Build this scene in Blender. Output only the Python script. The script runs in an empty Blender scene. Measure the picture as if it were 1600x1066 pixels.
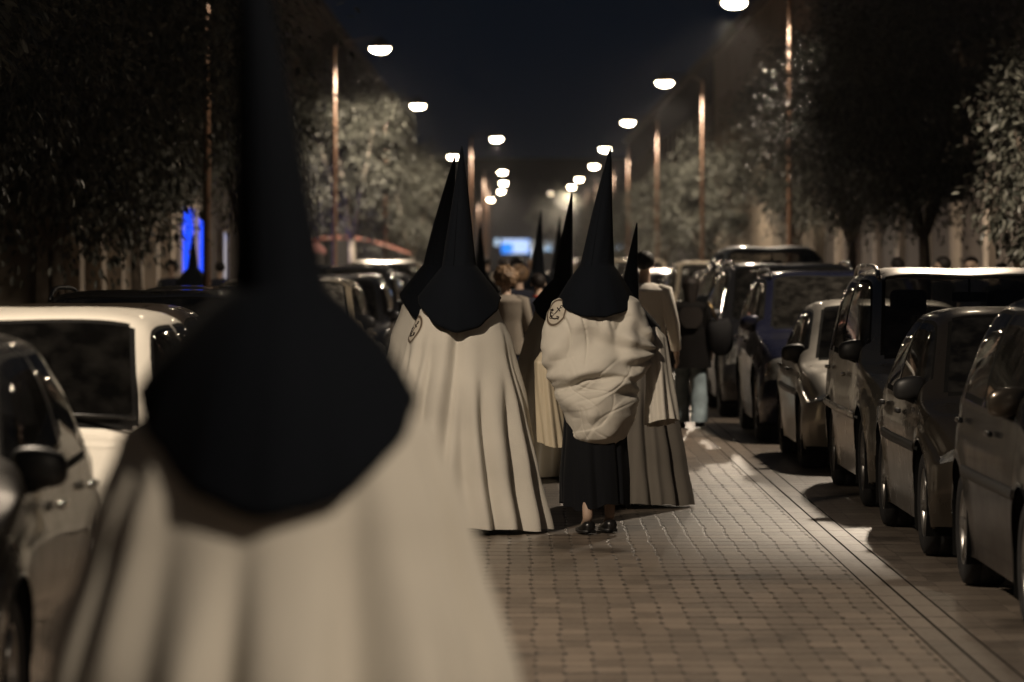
import bpy, bmesh, math, random
from mathutils import Vector, Matrix, noise
PI = math.pi
rad = math.radians
scene = bpy.context.scene
COL = scene.collection
F_PX, CAM_Z = 6400.0, 1.75
rnd = random.Random(7)

# ------------------------------------------------------------------ materials
def new_mat(name):
    m = bpy.data.materials.new(name); m.use_nodes = True
    nt = m.node_tree; nt.nodes.clear()
    return m, nt, nt.nodes, nt.links
def simple(name, col, rough=.6, metal=0., spec=.5, coat=0., var=.15, scale=6., bump=0., bscale=40., sheen=0., rvar=0.):
    """principled with a little procedural colour variation and bump"""
    m, nt, N, L = new_mat(name)
    out = N.new('ShaderNodeOutputMaterial'); b = N.new('ShaderNodeBsdfPrincipled')
    L.new(b.outputs[0], out.inputs[0])
    tc = N.new('ShaderNodeTexCoord')
    n = N.new('ShaderNodeTexNoise'); n.inputs['Scale'].default_value = scale; n.inputs['Detail'].default_value = 4
    L.new(tc.outputs['Object'], n.inputs['Vector'])
    mr = N.new('ShaderNodeMapRange'); mr.inputs[1].default_value = .3; mr.inputs[2].default_value = .7
    mr.inputs[3].default_value = 1-var; mr.inputs[4].default_value = 1+var
    L.new(n.outputs['Fac'], mr.inputs[0])
    mx = N.new('ShaderNodeVectorMath'); mx.operation = 'SCALE'; mx.inputs[0].default_value = col[:3]
    L.new(mr.outputs[0], mx.inputs['Scale']); L.new(mx.outputs[0], b.inputs['Base Color'])
    b.inputs['Roughness'].default_value = rough; b.inputs['Metallic'].default_value = metal
    b.inputs['Specular IOR Level'].default_value = spec
    b.inputs['Coat Weight'].default_value = coat; b.inputs['Coat Roughness'].default_value = .05
    if sheen: b.inputs['Sheen Weight'].default_value = sheen
    if rvar:
        r2 = N.new('ShaderNodeMapRange'); r2.inputs[1].default_value=.3; r2.inputs[2].default_value=.7
        r2.inputs[3].default_value = max(0,rough-rvar); r2.inputs[4].default_value = rough+rvar
        n3 = N.new('ShaderNodeTexNoise'); n3.inputs['Scale'].default_value = scale*2.3; n3.inputs['Detail'].default_value = 5
        L.new(tc.outputs['Object'], n3.inputs['Vector']); L.new(n3.outputs['Fac'], r2.inputs[0]); L.new(r2.outputs[0], b.inputs['Roughness'])
    if bump:
        n2 = N.new('ShaderNodeTexNoise'); n2.inputs['Scale'].default_value = bscale; n2.inputs['Detail'].default_value = 3
        L.new(tc.outputs['Object'], n2.inputs['Vector'])
        bp = N.new('ShaderNodeBump'); bp.inputs['Strength'].default_value = bump; bp.inputs['Distance'].default_value = .01
        L.new(n2.outputs['Fac'], bp.inputs['Height']); L.new(bp.outputs[0], b.inputs['Normal'])
    return m
def emit(name, col, s, col2=None, scale=2.):
    m, nt, N, L = new_mat(name)
    out = N.new('ShaderNodeOutputMaterial'); e = N.new('ShaderNodeEmission')
    e.inputs['Color'].default_value = (*col, 1); e.inputs['Strength'].default_value = s
    if col2:
        tc = N.new('ShaderNodeTexCoord'); v = N.new('ShaderNodeTexVoronoi'); v.inputs['Scale'].default_value = scale
        r = N.new('ShaderNodeValToRGB'); r.color_ramp.elements[0].color = (*col, 1); r.color_ramp.elements[1].color = (*col2, 1)
        r.color_ramp.elements[0].position=.35; r.color_ramp.elements[1].position=.65
        L.new(tc.outputs['Object'], v.inputs['Vector']); L.new(v.outputs['Color'], r.inputs[0]); L.new(r.outputs[0], e.inputs['Color'])
    L.new(e.outputs[0], out.inputs[0]); return m
def glass_mat(name, tint=.35, dirt_glare=.05):
    m, nt, N, L = new_mat(name)
    out = N.new('ShaderNodeOutputMaterial')
    tr = N.new('ShaderNodeBsdfTransparent'); tr.inputs[0].default_value = (tint, tint, tint*.98, 1)
    gl = N.new('ShaderNodeBsdfGlossy'); gl.inputs['Roughness'].default_value = .03
    df = N.new('ShaderNodeBsdfDiffuse'); df.inputs[0].default_value = (.5, .47, .42, 1)
    fr = N.new('ShaderNodeFresnel'); fr.inputs[0].default_value = 1.5
    # film of dust; also holds one windscreen's painted pale reflection
    tc = N.new('ShaderNodeTexCoord'); n = N.new('ShaderNodeTexNoise'); n.inputs['Scale'].default_value = 9; n.inputs['Detail'].default_value = 6
    L.new(tc.outputs['Object'], n.inputs['Vector'])
    mr = N.new('ShaderNodeMapRange'); mr.inputs[1].default_value=.4; mr.inputs[2].default_value=.8; mr.inputs[3].default_value = dirt_glare*.3; mr.inputs[4].default_value = dirt_glare*1.6
    L.new(n.outputs['Fac'], mr.inputs[0])
    m1 = N.new('ShaderNodeMixShader'); L.new(mr.outputs[0], m1.inputs[0]); L.new(tr.outputs[0], m1.inputs[1]); L.new(df.outputs[0], m1.inputs[2])
    m2 = N.new('ShaderNodeMixShader'); L.new(fr.outputs[0], m2.inputs[0]); L.new(m1.outputs[0], m2.inputs[1]); L.new(gl.outputs[0], m2.inputs[2])
    L.new(m2.outputs[0], out.inputs[0]); return m
def cloth(name, col, rough=.85, weave=.25, var=.06, sheen=.1, spec=.2):
    return simple(name, col, rough=rough, spec=spec, var=var, scale=3.5, bump=weave, bscale=180, sheen=sheen)

M = {}
M['robe'] = cloth('robe_cotton', (.66, .625, .555))
M['robe_shaded'] = cloth('robe_cotton_shaded', (.20, .18, .155))  # white robe cloth darkened, shade painted into the base colour
M['satin'] = simple('robe_satin', (.62, .54, .40), rough=.42, spec=.5, var=.08, scale=4, bump=.1, bscale=120)
M['hood'] = cloth('hood_black', (.0045, .0062, .0098), sheen=.02, spec=.1)
M['black'] = cloth('black_cloth', (.005, .0058, .008), sheen=.04)
M['skin'] = simple('skin', (.46, .33, .25), rough=.55, var=.08)
M['shoe'] = simple('shoe_leather', (.012, .011, .011), rough=.28, var=.1)
M['hair_brown'] = simple('hair_brown', (.16, .10, .055), rough=.6, var=.5, scale=25, bump=.9, bscale=60)
M['hair_dark'] = simple('hair_dark', (.012, .009, .008), rough=.6, spec=.25, var=.4, scale=20, bump=.8, bscale=60)
M['grey_knit'] = cloth('grey_knit', (.20, .175, .145), weave=.6)
M['white_shirt'] = cloth('white_shirt', (.85, .80, .72))
M['navy'] = cloth('navy_cloth', (.02, .022, .035))
M['red_trim'] = cloth('red_trim', (.35, .05, .035))
M['denim'] = simple('denim', (.15, .19, .21), rough=.9, var=.45, scale=5, bump=.4, bscale=90)
M['sheer'] = cloth('sheer_back', (.008, .0055, .0045))
M['dark_top'] = cloth('dark_top', (.004, .0035, .0035), sheen=.0, spec=.1)
M['bag'] = simple('bag_leather', (.003, .003, .004), rough=.7, spec=.2, var=.2)
M['gold'] = simple('bag_chain', (.5, .36, .18), rough=.3, metal=1)
M['emb_white'] = cloth('emblem_ground', (.54, .49, .41))
M['emb_ring'] = cloth('emblem_ring', (.13, .10, .075))
M['emb_dark'] = cloth('emblem_thread', (.025, .018, .014))
M['rubber'] = simple('tyre_rubber', (.014, .014, .015), rough=.8, spec=.3, var=.25, scale=8, bump=.4, bscale=30)
M['alloy'] = simple('alloy_rim', (.32, .31, .30), rough=.35, metal=.9, var=.12)
M['dark_plastic'] = simple('dark_plastic', (.014, .014, .015), rough=.45, var=.15)
M['well'] = simple('wheel_well', (.006, .006, .006), rough=.95, spec=.1)
M['interior'] = simple('interior_fabric', (.018, .018, .02), rough=.9, spec=.2)
M['glass'] = glass_mat('window_glass', .45, .035)
M['glass_dusty'] = glass_mat('dusty_window_glass', .35, .012)
M['glass_glare'] = glass_mat('window_glass_glare', .15, .42)  # pale windscreen reflection painted as a dense diffuse film
M['lens'] = simple('headlight_lens', (.30, .30, .29), rough=.08, metal=.55, coat=1, var=.5, scale=14)
M['red_lens'] = simple('tail_lens', (.20, .012, .01), rough=.12, coat=.6)
M['plate'] = simple('number_plate', (.5, .49, .45), rough=.5)
M['chrome'] = simple('chrome_trim', (.55, .54, .52), rough=.15, metal=1)
M['pole'] = simple('orange_pole_paint', (.105, .055, .030), rough=.5, var=.25, scale=3)
M['lamp_metal'] = simple('lamp_shade_metal', (.10, .085, .07), rough=.5)
M['bulb'] = emit('lamp_bowl_glow', (1., .80, .56), 70.)
M['bark'] = simple('bark', (.085, .065, .048), rough=.95, var=.35, scale=9, bump=.8, bscale=20)
M['limewash'] = simple('limewashed_bark', (.34, .30, .25), rough=.95, var=.3, scale=9, bump=.6, bscale=20)
M['awning'] = simple('orange_canvas', (.28, .062, .025), rough=.85, var=.25, scale=1.5)
M['pink'] = simple('faded_canvas', (.22, .10, .09), rough=.85, var=.3)
M['blue_glow'] = emit('shop_light_blue', (.015, .075, 1.), 1.4)
M['pale_glow'] = emit('shop_light_pale', (.20, .26, .62), .9, (.5, .45, .45), 1.2)
M['sign_glow'] = emit('far_sign_light', (.02, .22, .85), 1.5, (.75, .85, .9), .9)
M['sign_white'] = emit('far_sign_white', (.35, .55, .8), 1.3, (.8, .8, .75), 1.2)
M['dim_window'] = emit('dim_window_light', (.8, .5, .25), .10)
def wall_mat(name, c, scale=.8):
    return simple(name, c, rough=.92, spec=.2, var=.22, scale=scale, bump=.3, bscale=12)
M['wall_pale'] = wall_mat('wall_pale_plaster', (.26, .215, .165))
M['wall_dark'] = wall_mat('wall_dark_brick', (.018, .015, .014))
M['wall_mid'] = wall_mat('wall_brown_plaster', (.085, .072, .062))
M['stone'] = wall_mat('stone_trim', (.32, .27, .22), 2)
M['dark_pane'] = simple('dark_pane', (.008, .009, .012), rough=.12)
def paint(name, c, metal=.35, rough=.30, coat=.5):
    return simple(name, c, rough=rough, metal=metal, coat=coat, var=.06, scale=2., spec=.5, rvar=.05)
M['p_black'] = paint('paint_black', (.004, .004, .005), .0, .2, .15)
M['p_grey'] = paint('paint_bronze_grey', (.085, .072, .058), .8, .30)
M['p_silver'] = paint('paint_silver', (.36, .33, .285), .88, .30)
M['p_silver2'] = paint('paint_pale_silver', (.42, .395, .35), .55, .32)
M['p_blue'] = paint('paint_midnight_blue', (.008, .009, .022), .3, .3)
M['p_graph'] = paint('paint_graphite', (.030, .030, .033), .5)
M['p_navyvan'] = paint('paint_van_navy', (.012, .019, .028), .0, .5, .3)
M['p_white'] = paint('paint_white', (.60, .565, .50), .0, .4)
M['p_beige'] = paint('paint_beige', (.34, .29, .215), .4)
M['p_dgrey'] = paint('paint_dark_grey', (.060, .054, .047), .5)
M['p_brown'] = paint('paint_brown', (.11, .085, .062), .4)

def leaf_mat():
    m, nt, N, L = new_mat('orange_tree_leaf')
    out = N.new('ShaderNodeOutputMaterial'); b = N.new('ShaderNodeBsdfPrincipled'); L.new(b.outputs[0], out.inputs[0])
    g = N.new('ShaderNodeNewGeometry'); r = N.new('ShaderNodeValToRGB')
    L.new(g.outputs['Random Per Island'], r.inputs[0])
    r.color_ramp.elements[0].color = (.014, .017, .012, 1); r.color_ramp.elements[1].color = (.18, .18, .15, 1)
    L.new(r.outputs[0], b.inputs['Base Color']); b.inputs['Roughness'].default_value = .42
    return m
M['leaf'] = leaf_mat()

def ground_mat(name, cw, cl, base, dots=True, off=0.):
    """small pavers: transverse joints, dark holes where the chamfered corners meet"""
    m, nt, N, L = new_mat(name)
    out = N.new('ShaderNodeOutputMaterial'); b = N.new('ShaderNodeBsdfPrincipled'); L.new(b.outputs[0], out.inputs[0])
    g = N.new('ShaderNodeNewGeometry')
    def math_(op, a, c=None, v=None):
        n = N.new('ShaderNodeMath'); n.operation = op
        for k, q in ((0, a), (1, c), (2, v)):
            if q is None: continue
            if isinstance(q, (int, float)): n.inputs[k].default_value = q
            else: L.new(q, n.inputs[k])
        return n.outputs[0]
    def noise_(vec, sc, det=3, rough=.5):
        n = N.new('ShaderNodeTexNoise'); n.inputs['Scale'].default_value = sc; n.inputs['Detail'].default_value = det; n.inputs['Roughness'].default_value = rough
        L.new(vec, n.inputs['Vector']); return n.outputs['Fac']
    # slight wobble so that the courses are not ruled
    wn = N.new('ShaderNodeTexNoise'); wn.inputs['Scale'].default_value = 1.3; wn.inputs['Detail'].default_value = 2; L.new(g.outputs['Position'], wn.inputs['Vector'])
    wn2 = N.new('ShaderNodeTexNoise'); wn2.inputs['Scale'].default_value = 7; wn2.inputs['Detail'].default_value = 1; L.new(g.outputs['Position'], wn2.inputs['Vector'])
    sp = N.new('ShaderNodeSeparateXYZ'); L.new(g.outputs['Position'], sp.inputs[0])
    s1 = N.new('ShaderNodeSeparateXYZ'); L.new(wn.outputs['Color'], s1.inputs[0])
    s2 = N.new('ShaderNodeSeparateXYZ'); L.new(wn2.outputs['Color'], s2.inputs[0])
    x = math_('ADD', sp.outputs[0], math_('MULTIPLY', math_('SUBTRACT', s1.outputs[0], .5), .06)); x = math_('ADD', x, math_('MULTIPLY', math_('SUBTRACT', s2.outputs[0], .5), .02))
    y = math_('ADD', sp.outputs[1], math_('MULTIPLY', math_('SUBTRACT', s1.outputs[1], .5), .25)); y = math_('ADD', y, math_('MULTIPLY', math_('SUBTRACT', s2.outputs[1], .5), .07))
    u = math_('DIVIDE', math_('ADD', x, 50+off), cw); v = math_('DIVIDE', y, cl)
    fu = math_('FRACT', u); fv = math_('FRACT', v); iu = math_('FLOOR', u); iv = math_('FLOOR', v)
    du = math_('MULTIPLY', math_('SUBTRACT', .5, math_('ABSOLUTE', math_('SUBTRACT', fu, .5))), cw)   # metres to the joint
    dv = math_('MULTIPLY', math_('SUBTRACT', .5, math_('ABSOLUTE', math_('SUBTRACT', fv, .5))), cl)
    cell = N.new('ShaderNodeCombineXYZ'); L.new(iu, cell.inputs[0]); L.new(iv, cell.inputs[1])
    wh = N.new('ShaderNodeTexWhiteNoise'); wh.noise_dimensions = '3D'; L.new(cell.outputs[0], wh.inputs['Vector'])
    row = N.new('ShaderNodeCombineXYZ'); L.new(iv, row.inputs[0]); L.new(math_('FLOOR', math_('DIVIDE', u, 5)), row.inputs[1])
    wr = N.new('ShaderNodeTexWhiteNoise'); wr.noise_dimensions = '3D'; L.new(row.outputs[0], wr.inputs['Vector'])
    def smooth(val, a, c):   # 1 at <=a, 0 at >=c
        n = N.new('ShaderNodeMapRange'); n.interpolation_type = 'SMOOTHSTEP'; n.inputs[1].default_value = a; n.inputs[2].default_value = c
        n.inputs[3].default_value = 1; n.inputs[4].default_value = 0; L.new(val, n.inputs[0]); return n.outputs[0]
    jt = math_('MULTIPLY', smooth(dv, .008, .022), math_('ADD', .18, math_('MULTIPLY', math_('POWER', wr.outputs['Value'], 4.), .9)))
    jl = math_('MULTIPLY', smooth(du, .002, .005), .22)
    vis = math_('MULTIPLY', smooth(du, .007, .014), smooth(dv, .035, .065))
    dotv = math_('MULTIPLY', vis, math_('ADD', .45, math_('MULTIPLY', wh.outputs['Value'], .55))) if dots else math_('MULTIPLY', vis, .1)
    dark = math_('MAXIMUM', math_('MAXIMUM', jt, jl), dotv)
    big = noise_(g.outputs['Position'], .55, 5, .6); fine = noise_(g.outputs['Position'], 26, 5, .65)
    # lengthwise wear
    mp = N.new('ShaderNodeMapping'); mp.inputs['Scale'].default_value = (6, .5, 1); L.new(g.outputs['Position'], mp.inputs[0])
    wear = noise_(mp.outputs[0], 1., 4, .6)
    tone = math_('ADD', .50, math_('MULTIPLY', big, .42)); tone = math_('ADD', tone, math_('MULTIPLY', math_('SUBTRACT', fine, .2), .55)); tone = math_('ADD', tone, math_('MULTIPLY', wear, .22))
    tone = math_('MULTIPLY', tone, math_('ADD', .74, math_('MULTIPLY', wh.outputs['Value'], .52)))
    stain = smooth(noise_(g.outputs['Position'], 1.1, 3, .5), .30, .42)
    tone = math_('MULTIPLY', tone, math_('SUBTRACT', 1., math_('MULTIPLY', stain, .5)))
    tone = math_('MULTIPLY', tone, math_('SUBTRACT', 1., math_('MULTIPLY', dark, .95)))
    sc = N.new('ShaderNodeVectorMath'); sc.operation = 'SCALE'; sc.inputs[0].default_value = base; L.new(tone, sc.inputs['Scale'])
    L.new(sc.outputs[0], b.inputs['Base Color'])
    rg = math_('ADD', .18, math_('MULTIPLY', fine, .38)); L.new(math_('ADD', rg, math_('MULTIPLY', dark, .3)), b.inputs['Roughness'])
    b.inputs['Specular IOR Level'].default_value = .7
    h = math_('SUBTRACT', math_('ADD', math_('MULTIPLY', fine, .35), math_('MULTIPLY', wh.outputs['Value'], .5)), math_('MULTIPLY', dark, 1.3))
    bp = N.new('ShaderNodeBump'); bp.inputs['Strength'].default_value = .8; bp.inputs['Distance'].default_value = .008
    L.new(h, bp.inputs['Height']); L.new(bp.outputs[0], b.inputs['Normal'])
    return m
M['pavers'] = ground_mat('road_pavers', .124, .295, (.17, .135, .106))
M['slabs'] = ground_mat('gutter_slabs', 9., .62, (.145, .119, .097), dots=False)
M['parking'] = ground_mat('parking_pavers', .21, .31, (.13, .107, .087), dots=False, off=.05)
M['sidewalk'] = ground_mat('sidewalk_tiles', .4, .4, (.22, .19, .16), dots=False)
M['kerb'] = simple('kerb_granite', (.27, .25, .23), rough=.8, var=.25, scale=4, bump=.3)
M['earth'] = simple('far_ground', (.05, .045, .04), rough=1, var=.3, scale=.3)

# ------------------------------------------------------------------ mesh helpers
class MB:
    def __init__(s): s.bm = bmesh.new(); s.mi = 0
    def face(s, vs, smooth=True):
        try: f = s.bm.faces.new(vs)
        except ValueError: return None
        f.material_index = s.mi; f.smooth = smooth; return f
    def box(s, c, d, rz=0., bevel=0., mat=None):
        r = bmesh.ops.create_cube(s.bm, size=1.)
        T = Matrix.Translation(c) @ (mat if mat is not None else Matrix.Rotation(rz, 4, 'Z')) @ Matrix.Diagonal((*d, 1))
        bmesh.ops.transform(s.bm, matrix=T, verts=r['verts'])
        fs = {f for v in r['verts'] for f in v.link_faces}
        for f in fs: f.material_index = s.mi
        if bevel:
            es = {e for f in fs for e in f.edges}
            q = bmesh.ops.bevel(s.bm, geom=list(es), offset=bevel, segments=3, profile=.6, affect='EDGES')
            for f in q['faces']: f.material_index = s.mi; f.smooth = True
    def grid(s, P, closed_u=False, closed_v=False, smooth=True, skip=None):
        V = [[s.bm.verts.new(p) for p in row] for row in P]
        n, m = len(V), len(V[0])
        for i in range(n if closed_u else n-1):
            for j in range(m if closed_v else m-1):
                if skip and skip(i, j): continue
                s.face([V[i][j], V[(i+1) % n][j], V[(i+1) % n][(j+1) % m], V[i][(j+1) % m]], smooth)
        return V
    def tube(s, pts, radii, seg=10, caps=True):
        pts = [Vector(p) for p in pts]; rows = []
        if isinstance(radii, (int, float)): radii = [radii]*len(pts)
        ref = None
        for i, p in enumerate(pts):
            d = (pts[min(i+1, len(pts)-1)]-pts[max(i-1, 0)]).normalized()
            if ref is None: ref = Vector((1, 0, 0)) if abs(d.x) < .8 else Vector((0, 1, 0))
            a = (ref-d*ref.dot(d)).normalized(); b = d.cross(a); ref = a
            r = radii[i]; ra, rb = (r if isinstance(r, tuple) else (r, r))
            rows.append([p+a*ra*math.cos(2*PI*k/seg)+b*rb*math.sin(2*PI*k/seg) for k in range(seg)])
        V = s.grid(rows, closed_v=True)
        if caps: s.face(V[0][::-1]); s.face(V[-1])
    def lathe(s, prof, c=(0, 0, 0), axis='Z', seg=32, closed=False):
        rows = []
        for r, h in prof:
            row = []
            for k in range(seg):
                a = 2*PI*k/seg; x, y = r*math.cos(a), r*math.sin(a)
                p = (x, y, h) if axis == 'Z' else (h, x, y)
                row.append(Vector(p)+Vector(c))
            rows.append(row)
        s.grid(rows, closed_v=True, closed_u=closed)
    def build(s, name, mats, parent=None, normals=True):
        if normals: bmesh.ops.recalc_face_normals(s.bm, faces=s.bm.faces[:])
        me = bpy.data.meshes.new(name); s.bm.to_mesh(me); s.bm.free()
        for m in (mats if isinstance(mats, (list, tuple)) else [mats]): me.materials.append(m)
        o = bpy.data.objects.new(name, me); COL.objects.link(o)
        if parent: o.parent = parent
        return o
def tag(o, label=None, cat=None, group=None, kind=None):
    if label: o['label'] = label
    if cat: o['category'] = cat
    if group: o['group'] = group
    if kind: o['kind'] = kind
    return o
def empty(name, loc, label, cat, group=None, rz=0.):
    o = bpy.data.objects.new(name, None); COL.objects.link(o); o.location = loc; o.rotation_euler.z = rz; o.empty_display_size = .1
    return tag(o, label, cat, group)
def copy_tree(o, parent=None):
    c = o.copy(); COL.objects.link(c); c.parent = parent
    for ch in list(o.children): copy_tree(ch, c)
    return c
def lerp(a, b, t): return a+(b-a)*t
def interp(tab, x):
    if x <= tab[0][0]: return tab[0][1]
    for (a, va), (b, vb) in zip(tab, tab[1:]):
        if x <= b:
            t = (x-a)/(b-a); t = t*t*(3-2*t)*.5+t*.5
            return va+(vb-va)*t
    return tab[-1][1]

# ------------------------------------------------------------------ ground
def sheet(name, x0, x1, y0, y1, z, mat, label=None):
    mb = MB(); mb.grid([[(x, y, z) for y in (y0, y1)] for x in (x0, x1)], smooth=False)
    return tag(mb.build(name, mat), kind='structure')
sheet('ground', -600, 600, -100, 1200, -.03, M['earth'])
sheet('road', -1.75, 1.86, -30, 420, 0, M['pavers'])
sheet('road_gutter', 1.869, 1.981, -30, 420, .001, M['slabs'])
sheet('road_gutter', 1.994, 2.106, -30, 420, .002, M['slabs'])
sheet('road_parking_strip', 2.120, 4.42, -30, 420, 0, M['parking'])
sheet('road_parking_strip', -4.0, -1.75, -30, 420, -.004, M['parking'])
for nm, x0, x1 in (('pavement', 4.56, 9.4), ('pavement', -9.0, -4.14)):
    sheet(nm, x0, x1, -30, 420, .12, M['sidewalk'])
for x in (4.42, -4.14):
    mb = MB(); mb.box((x+.07, 195, .03), (.138, 450, .19), bevel=.012); tag(mb.build('kerb', M['kerb']), kind='structure')
mb = MB(); mb.box((1.9875, 195, -.014), (.02, 450, .018)); mb.box((2.113, 195, -.014), (.02, 450, .018)); mb.box((1.865, 195, -.014), (.014, 450, .018))
tag(mb.build('road_joint', M['well']), kind='structure')

# ------------------------------------------------------------------ street lamps
def make_lamp(side):
    """pole at x=0; arm reaches towards -x*side ... lamp head .95 m out over the road"""
    root = bpy.data.objects.new('street_lamp', None); COL.objects.link(root)
    hx = -.97*side
    mb = MB(); mb.lathe([(.001, .0), (.13, 0), (.13, .05), (.085, .12), (.07, .9), (.052, .95), (.044, 3.5), (.036, 6.22), (.0, 6.25)], seg=16); mb.build('pole', M['pole'], root)
    mb = MB(); mb.tube([(0, 0, 6.18), (hx*.3, 0, 6.30), (hx*.7, 0, 6.36), (hx, 0, 6.33)], .024, 8); mb.build('arm', M['lamp_metal'], root)
    mb = MB(); mb.lathe([(.001, 6.40), (.06, 6.39), (.10, 6.33), (.20, 6.24), (.30, 6.165), (.305, 6.155), (.21, 6.16), (.20, 6.16)], c=(hx, 0, 0), seg=32); mb.build('lamp_shade', M['lamp_metal'], root)
    mb = MB(); mb.lathe([(.215, 6.155), (.21, 6.135), (.185, 6.10), (.14, 6.07), (.075, 6.05), (.001, 6.044)], c=(hx, 0, 0), seg=32); mb.build('lamp_bowl', M['bulb'], root)
    return root, hx
LR, hxr = make_lamp(1); LL, hxl = make_lamp(-1)
def lamp_light(x, y, power):
    d = bpy.data.lights.new('street_lamp_light', 'SPOT'); d.energy = power*(.3 if y == 53 else .62 if y == 3.2 else 1.15 if y > 60 else 1); d.color = (1., .83, .64); d.shadow_soft_size = .17
    d.spot_size = rad(142 if y < 60 else (168 if x > 0 else 160) if y < 190 else 174); d.spot_blend = .18
    o = bpy.data.objects.new('street_lamp_light', d); COL.objects.link(o); o.location = (x, y, 5.90)
    return o
POW = 1950.
ordn = ['nearest', 'second', 'third', 'fourth', 'fifth', 'sixth', 'seventh', 'eighth', 'ninth', 'tenth']
# (side, Y, head x) measured from head height in the photo; lamps behind the camera light the scene too
lamps_r = [(-30, 3.87), (3.2, 3.87), (38.6, 3.95), (71.3, 3.83), (104, 3.82), (135, 3.76), (169, 3.75), (201, 3.93), (235, 3.75), (261, 3.67), (287, 2.56)]
lamps_l = [(-15, -2.85), (18.5, -2.85), (53., -3.0), (87, -2.84), (120, -2.81), (154, -.65), (182, -2.70), (215, -.60), (247, -.62), (279, -.87), (320, -1.8)]
first = {1: True, -1: True}
for side, arr in ((1, lamps_r), (-1, lamps_l)):
    vis = 0
    for i, (Y, hx) in enumerate(arr):
        src = LR if side > 0 else LL
        o = src if first[side] else copy_tree(src)
        first[side] = False
        o.location = (hx+.97*side, Y, .12 if abs(hx) > 2.6 else 0)
        o.location.z = 0
        sname = 'right' if side > 0 else 'left'
        if Y < 60:
            lb = f"tall orange street lamp of the {sname} row, {'its head above the picture' if Y > 30 else 'close by, outside the picture' if Y > 0 else 'behind us'}"
        else:
            place = {1: ['at the top edge of the photo', 'beside the lit pole tops', 'below and left of the brightest right lamp', 'behind the tall black hood tip', 'just left of the tall hood', 'small and far beyond the hoods', 'tiny, low above the small hood', 'farthest, tiny, left of its row'],
                     -1: ['largest, above the pale lit tree', 'right of the pale lit tree', 'standing alone near the road middle', 'right behind the two joined hood tips', 'upper of the tight far cluster', 'second down in the far cluster', 'third down in the far cluster', 'lowest and leftmost of the far cluster']}[side]
            lb = f"glowing bowl street lamp of the {sname} row, {place[min(vis, 7)]}"
            vis += 1
        tag(o, lb, 'street lamp', 'lit street lamps along the street')
        lamp_light(hx, Y, POW)

# ------------------------------------------------------------------ trees
def crown_mesh(seed, rx, rz, nclump, per, leaf=.1):
    r = random.Random(seed); mb = MB(); bm = mb.bm
    cl = []
    for k in range(nclump):
        d = Vector((r.gauss(0, 1), r.gauss(0, 1), r.gauss(0, 1))).normalized()
        q = .55+.45*r.random()**.5 if r.random() < .82 else r.random()*.6
        q *= 1+.18*noise.noise(d*2.1+Vector((seed, 0, 0)))*1.6
        cl.append((Vector((d.x*rx*q, d.y*rx*q, d.z*rz*q)), (.11+.16*r.random()) if nclump == 120 and per > 60 else .16+.22*r.random(), d))
    for c, s, d0 in cl:
        for k in range(per):
            off = Vector((r.gauss(0, 1), r.gauss(0, 1), r.gauss(0, .8)))*s*.6*rx
            p = c+off
            axis = (off.normalized()*.6+d0*.5+Vector((r.uniform(-1, 1), r.uniform(-1, 1), r.uniform(-1.2, .2)))*.8).normalized()
            sd = axis.cross(Vector((r.uniform(-.5, .5), r.uniform(-.5, .5), 1))).normalized()
            nn = sd.cross(axis)
            Lf = leaf*r.uniform(.7, 1.3); w = Lf*.27
            v = [bm.verts.new(p), bm.verts.new(p+axis*Lf*.35+sd*w+nn*w*.25), bm.verts.new(p+axis*Lf*.75+sd*w*.7+nn*w*.15), bm.verts.new(p+axis*Lf-nn*w*.3),
                 bm.verts.new(p+axis*Lf*.75-sd*w*.7+nn*w*.15), bm.verts.new(p+axis*Lf*.35-sd*w+nn*w*.25)]
            bm.faces.new((v[0], v[1], v[2], v[3])); bm.faces.new((v[0], v[3], v[4], v[5]))
    me = bpy.data.meshes.new('crown'); bm.to_mesh(me); bm.free(); me.materials.append(M['leaf'])
    return me
CROWN = {}
def crown(kind):
    if kind not in CROWN:
        seed, rx, rz, n, per, lf = {'a': (3, 1., 1.25, 120, 130, .062), 'b': (11, 1., 1.2, 120, 130, .062), 'big': (5, 1., 1.1, 280, 150, .042), 'near': (21, 1., 1.2, 120, 50, .115)}[kind]
        CROWN[kind] = crown_mesh(seed, rx, rz, n, per, lf)
    return CROWN[kind]
def tree(x, y, zc, r, kind, label, lime=False, seed=0, sz=1., lean=0.):
    root = empty('orange_tree', (x, y, .12), label, 'tree', 'orange trees along the pavements')
    rr = random.Random(seed+int(y*10))
    o = bpy.data.objects.new('crown', crown(kind)); COL.objects.link(o); o.parent = root
    o.location = (0, 0, zc-.12); o.scale = (r, r, r*sz); o.rotation_euler.z = rr.random()*6
    mb = MB(); base = zc-.12-r*1.0*sz
    mb.tube([(0, 0, -.1), (.03+lean*.3, .02, base*.5), (lean, .0, base*.85)], [.11, .085, .075], 10)
    for k in range(5):
        a = k*2*PI/5+rr.random(); e = rr.uniform(.45, .75)*r
        mb.tube([(lean, 0, base*.78), (lean+math.cos(a)*e*.35, math.sin(a)*e*.35, base+.25*r), (math.cos(a)*e, math.sin(a)*e, zc-.1+r*sz*.3*rr.random())], [.055, .04, .012], 6)
    mb.build('trunk', M['limewash'] if lime else M['bark'], root)
    return root
tree(-5.05, 45, 4.95, 2.25, 'big', 'huge dark orange tree filling the upper left corner', sz=1.2)
tree(-5.0, 36, 4.7, 1.55, 'big', 'dark orange tree at the far left edge over the near cars', sz=1.3, seed=2)
tree(-5.55, 60, 4.4, 1.65, 'big', 'dark orange tree whose right edge is lit beside the tall foreground hood', sz=1.3, seed=3)
tree(-4.75, 73, 4.2, 1.4, 'b', 'dim orange tree seen behind the foreground hood', sz=1.2, seed=6)
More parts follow.
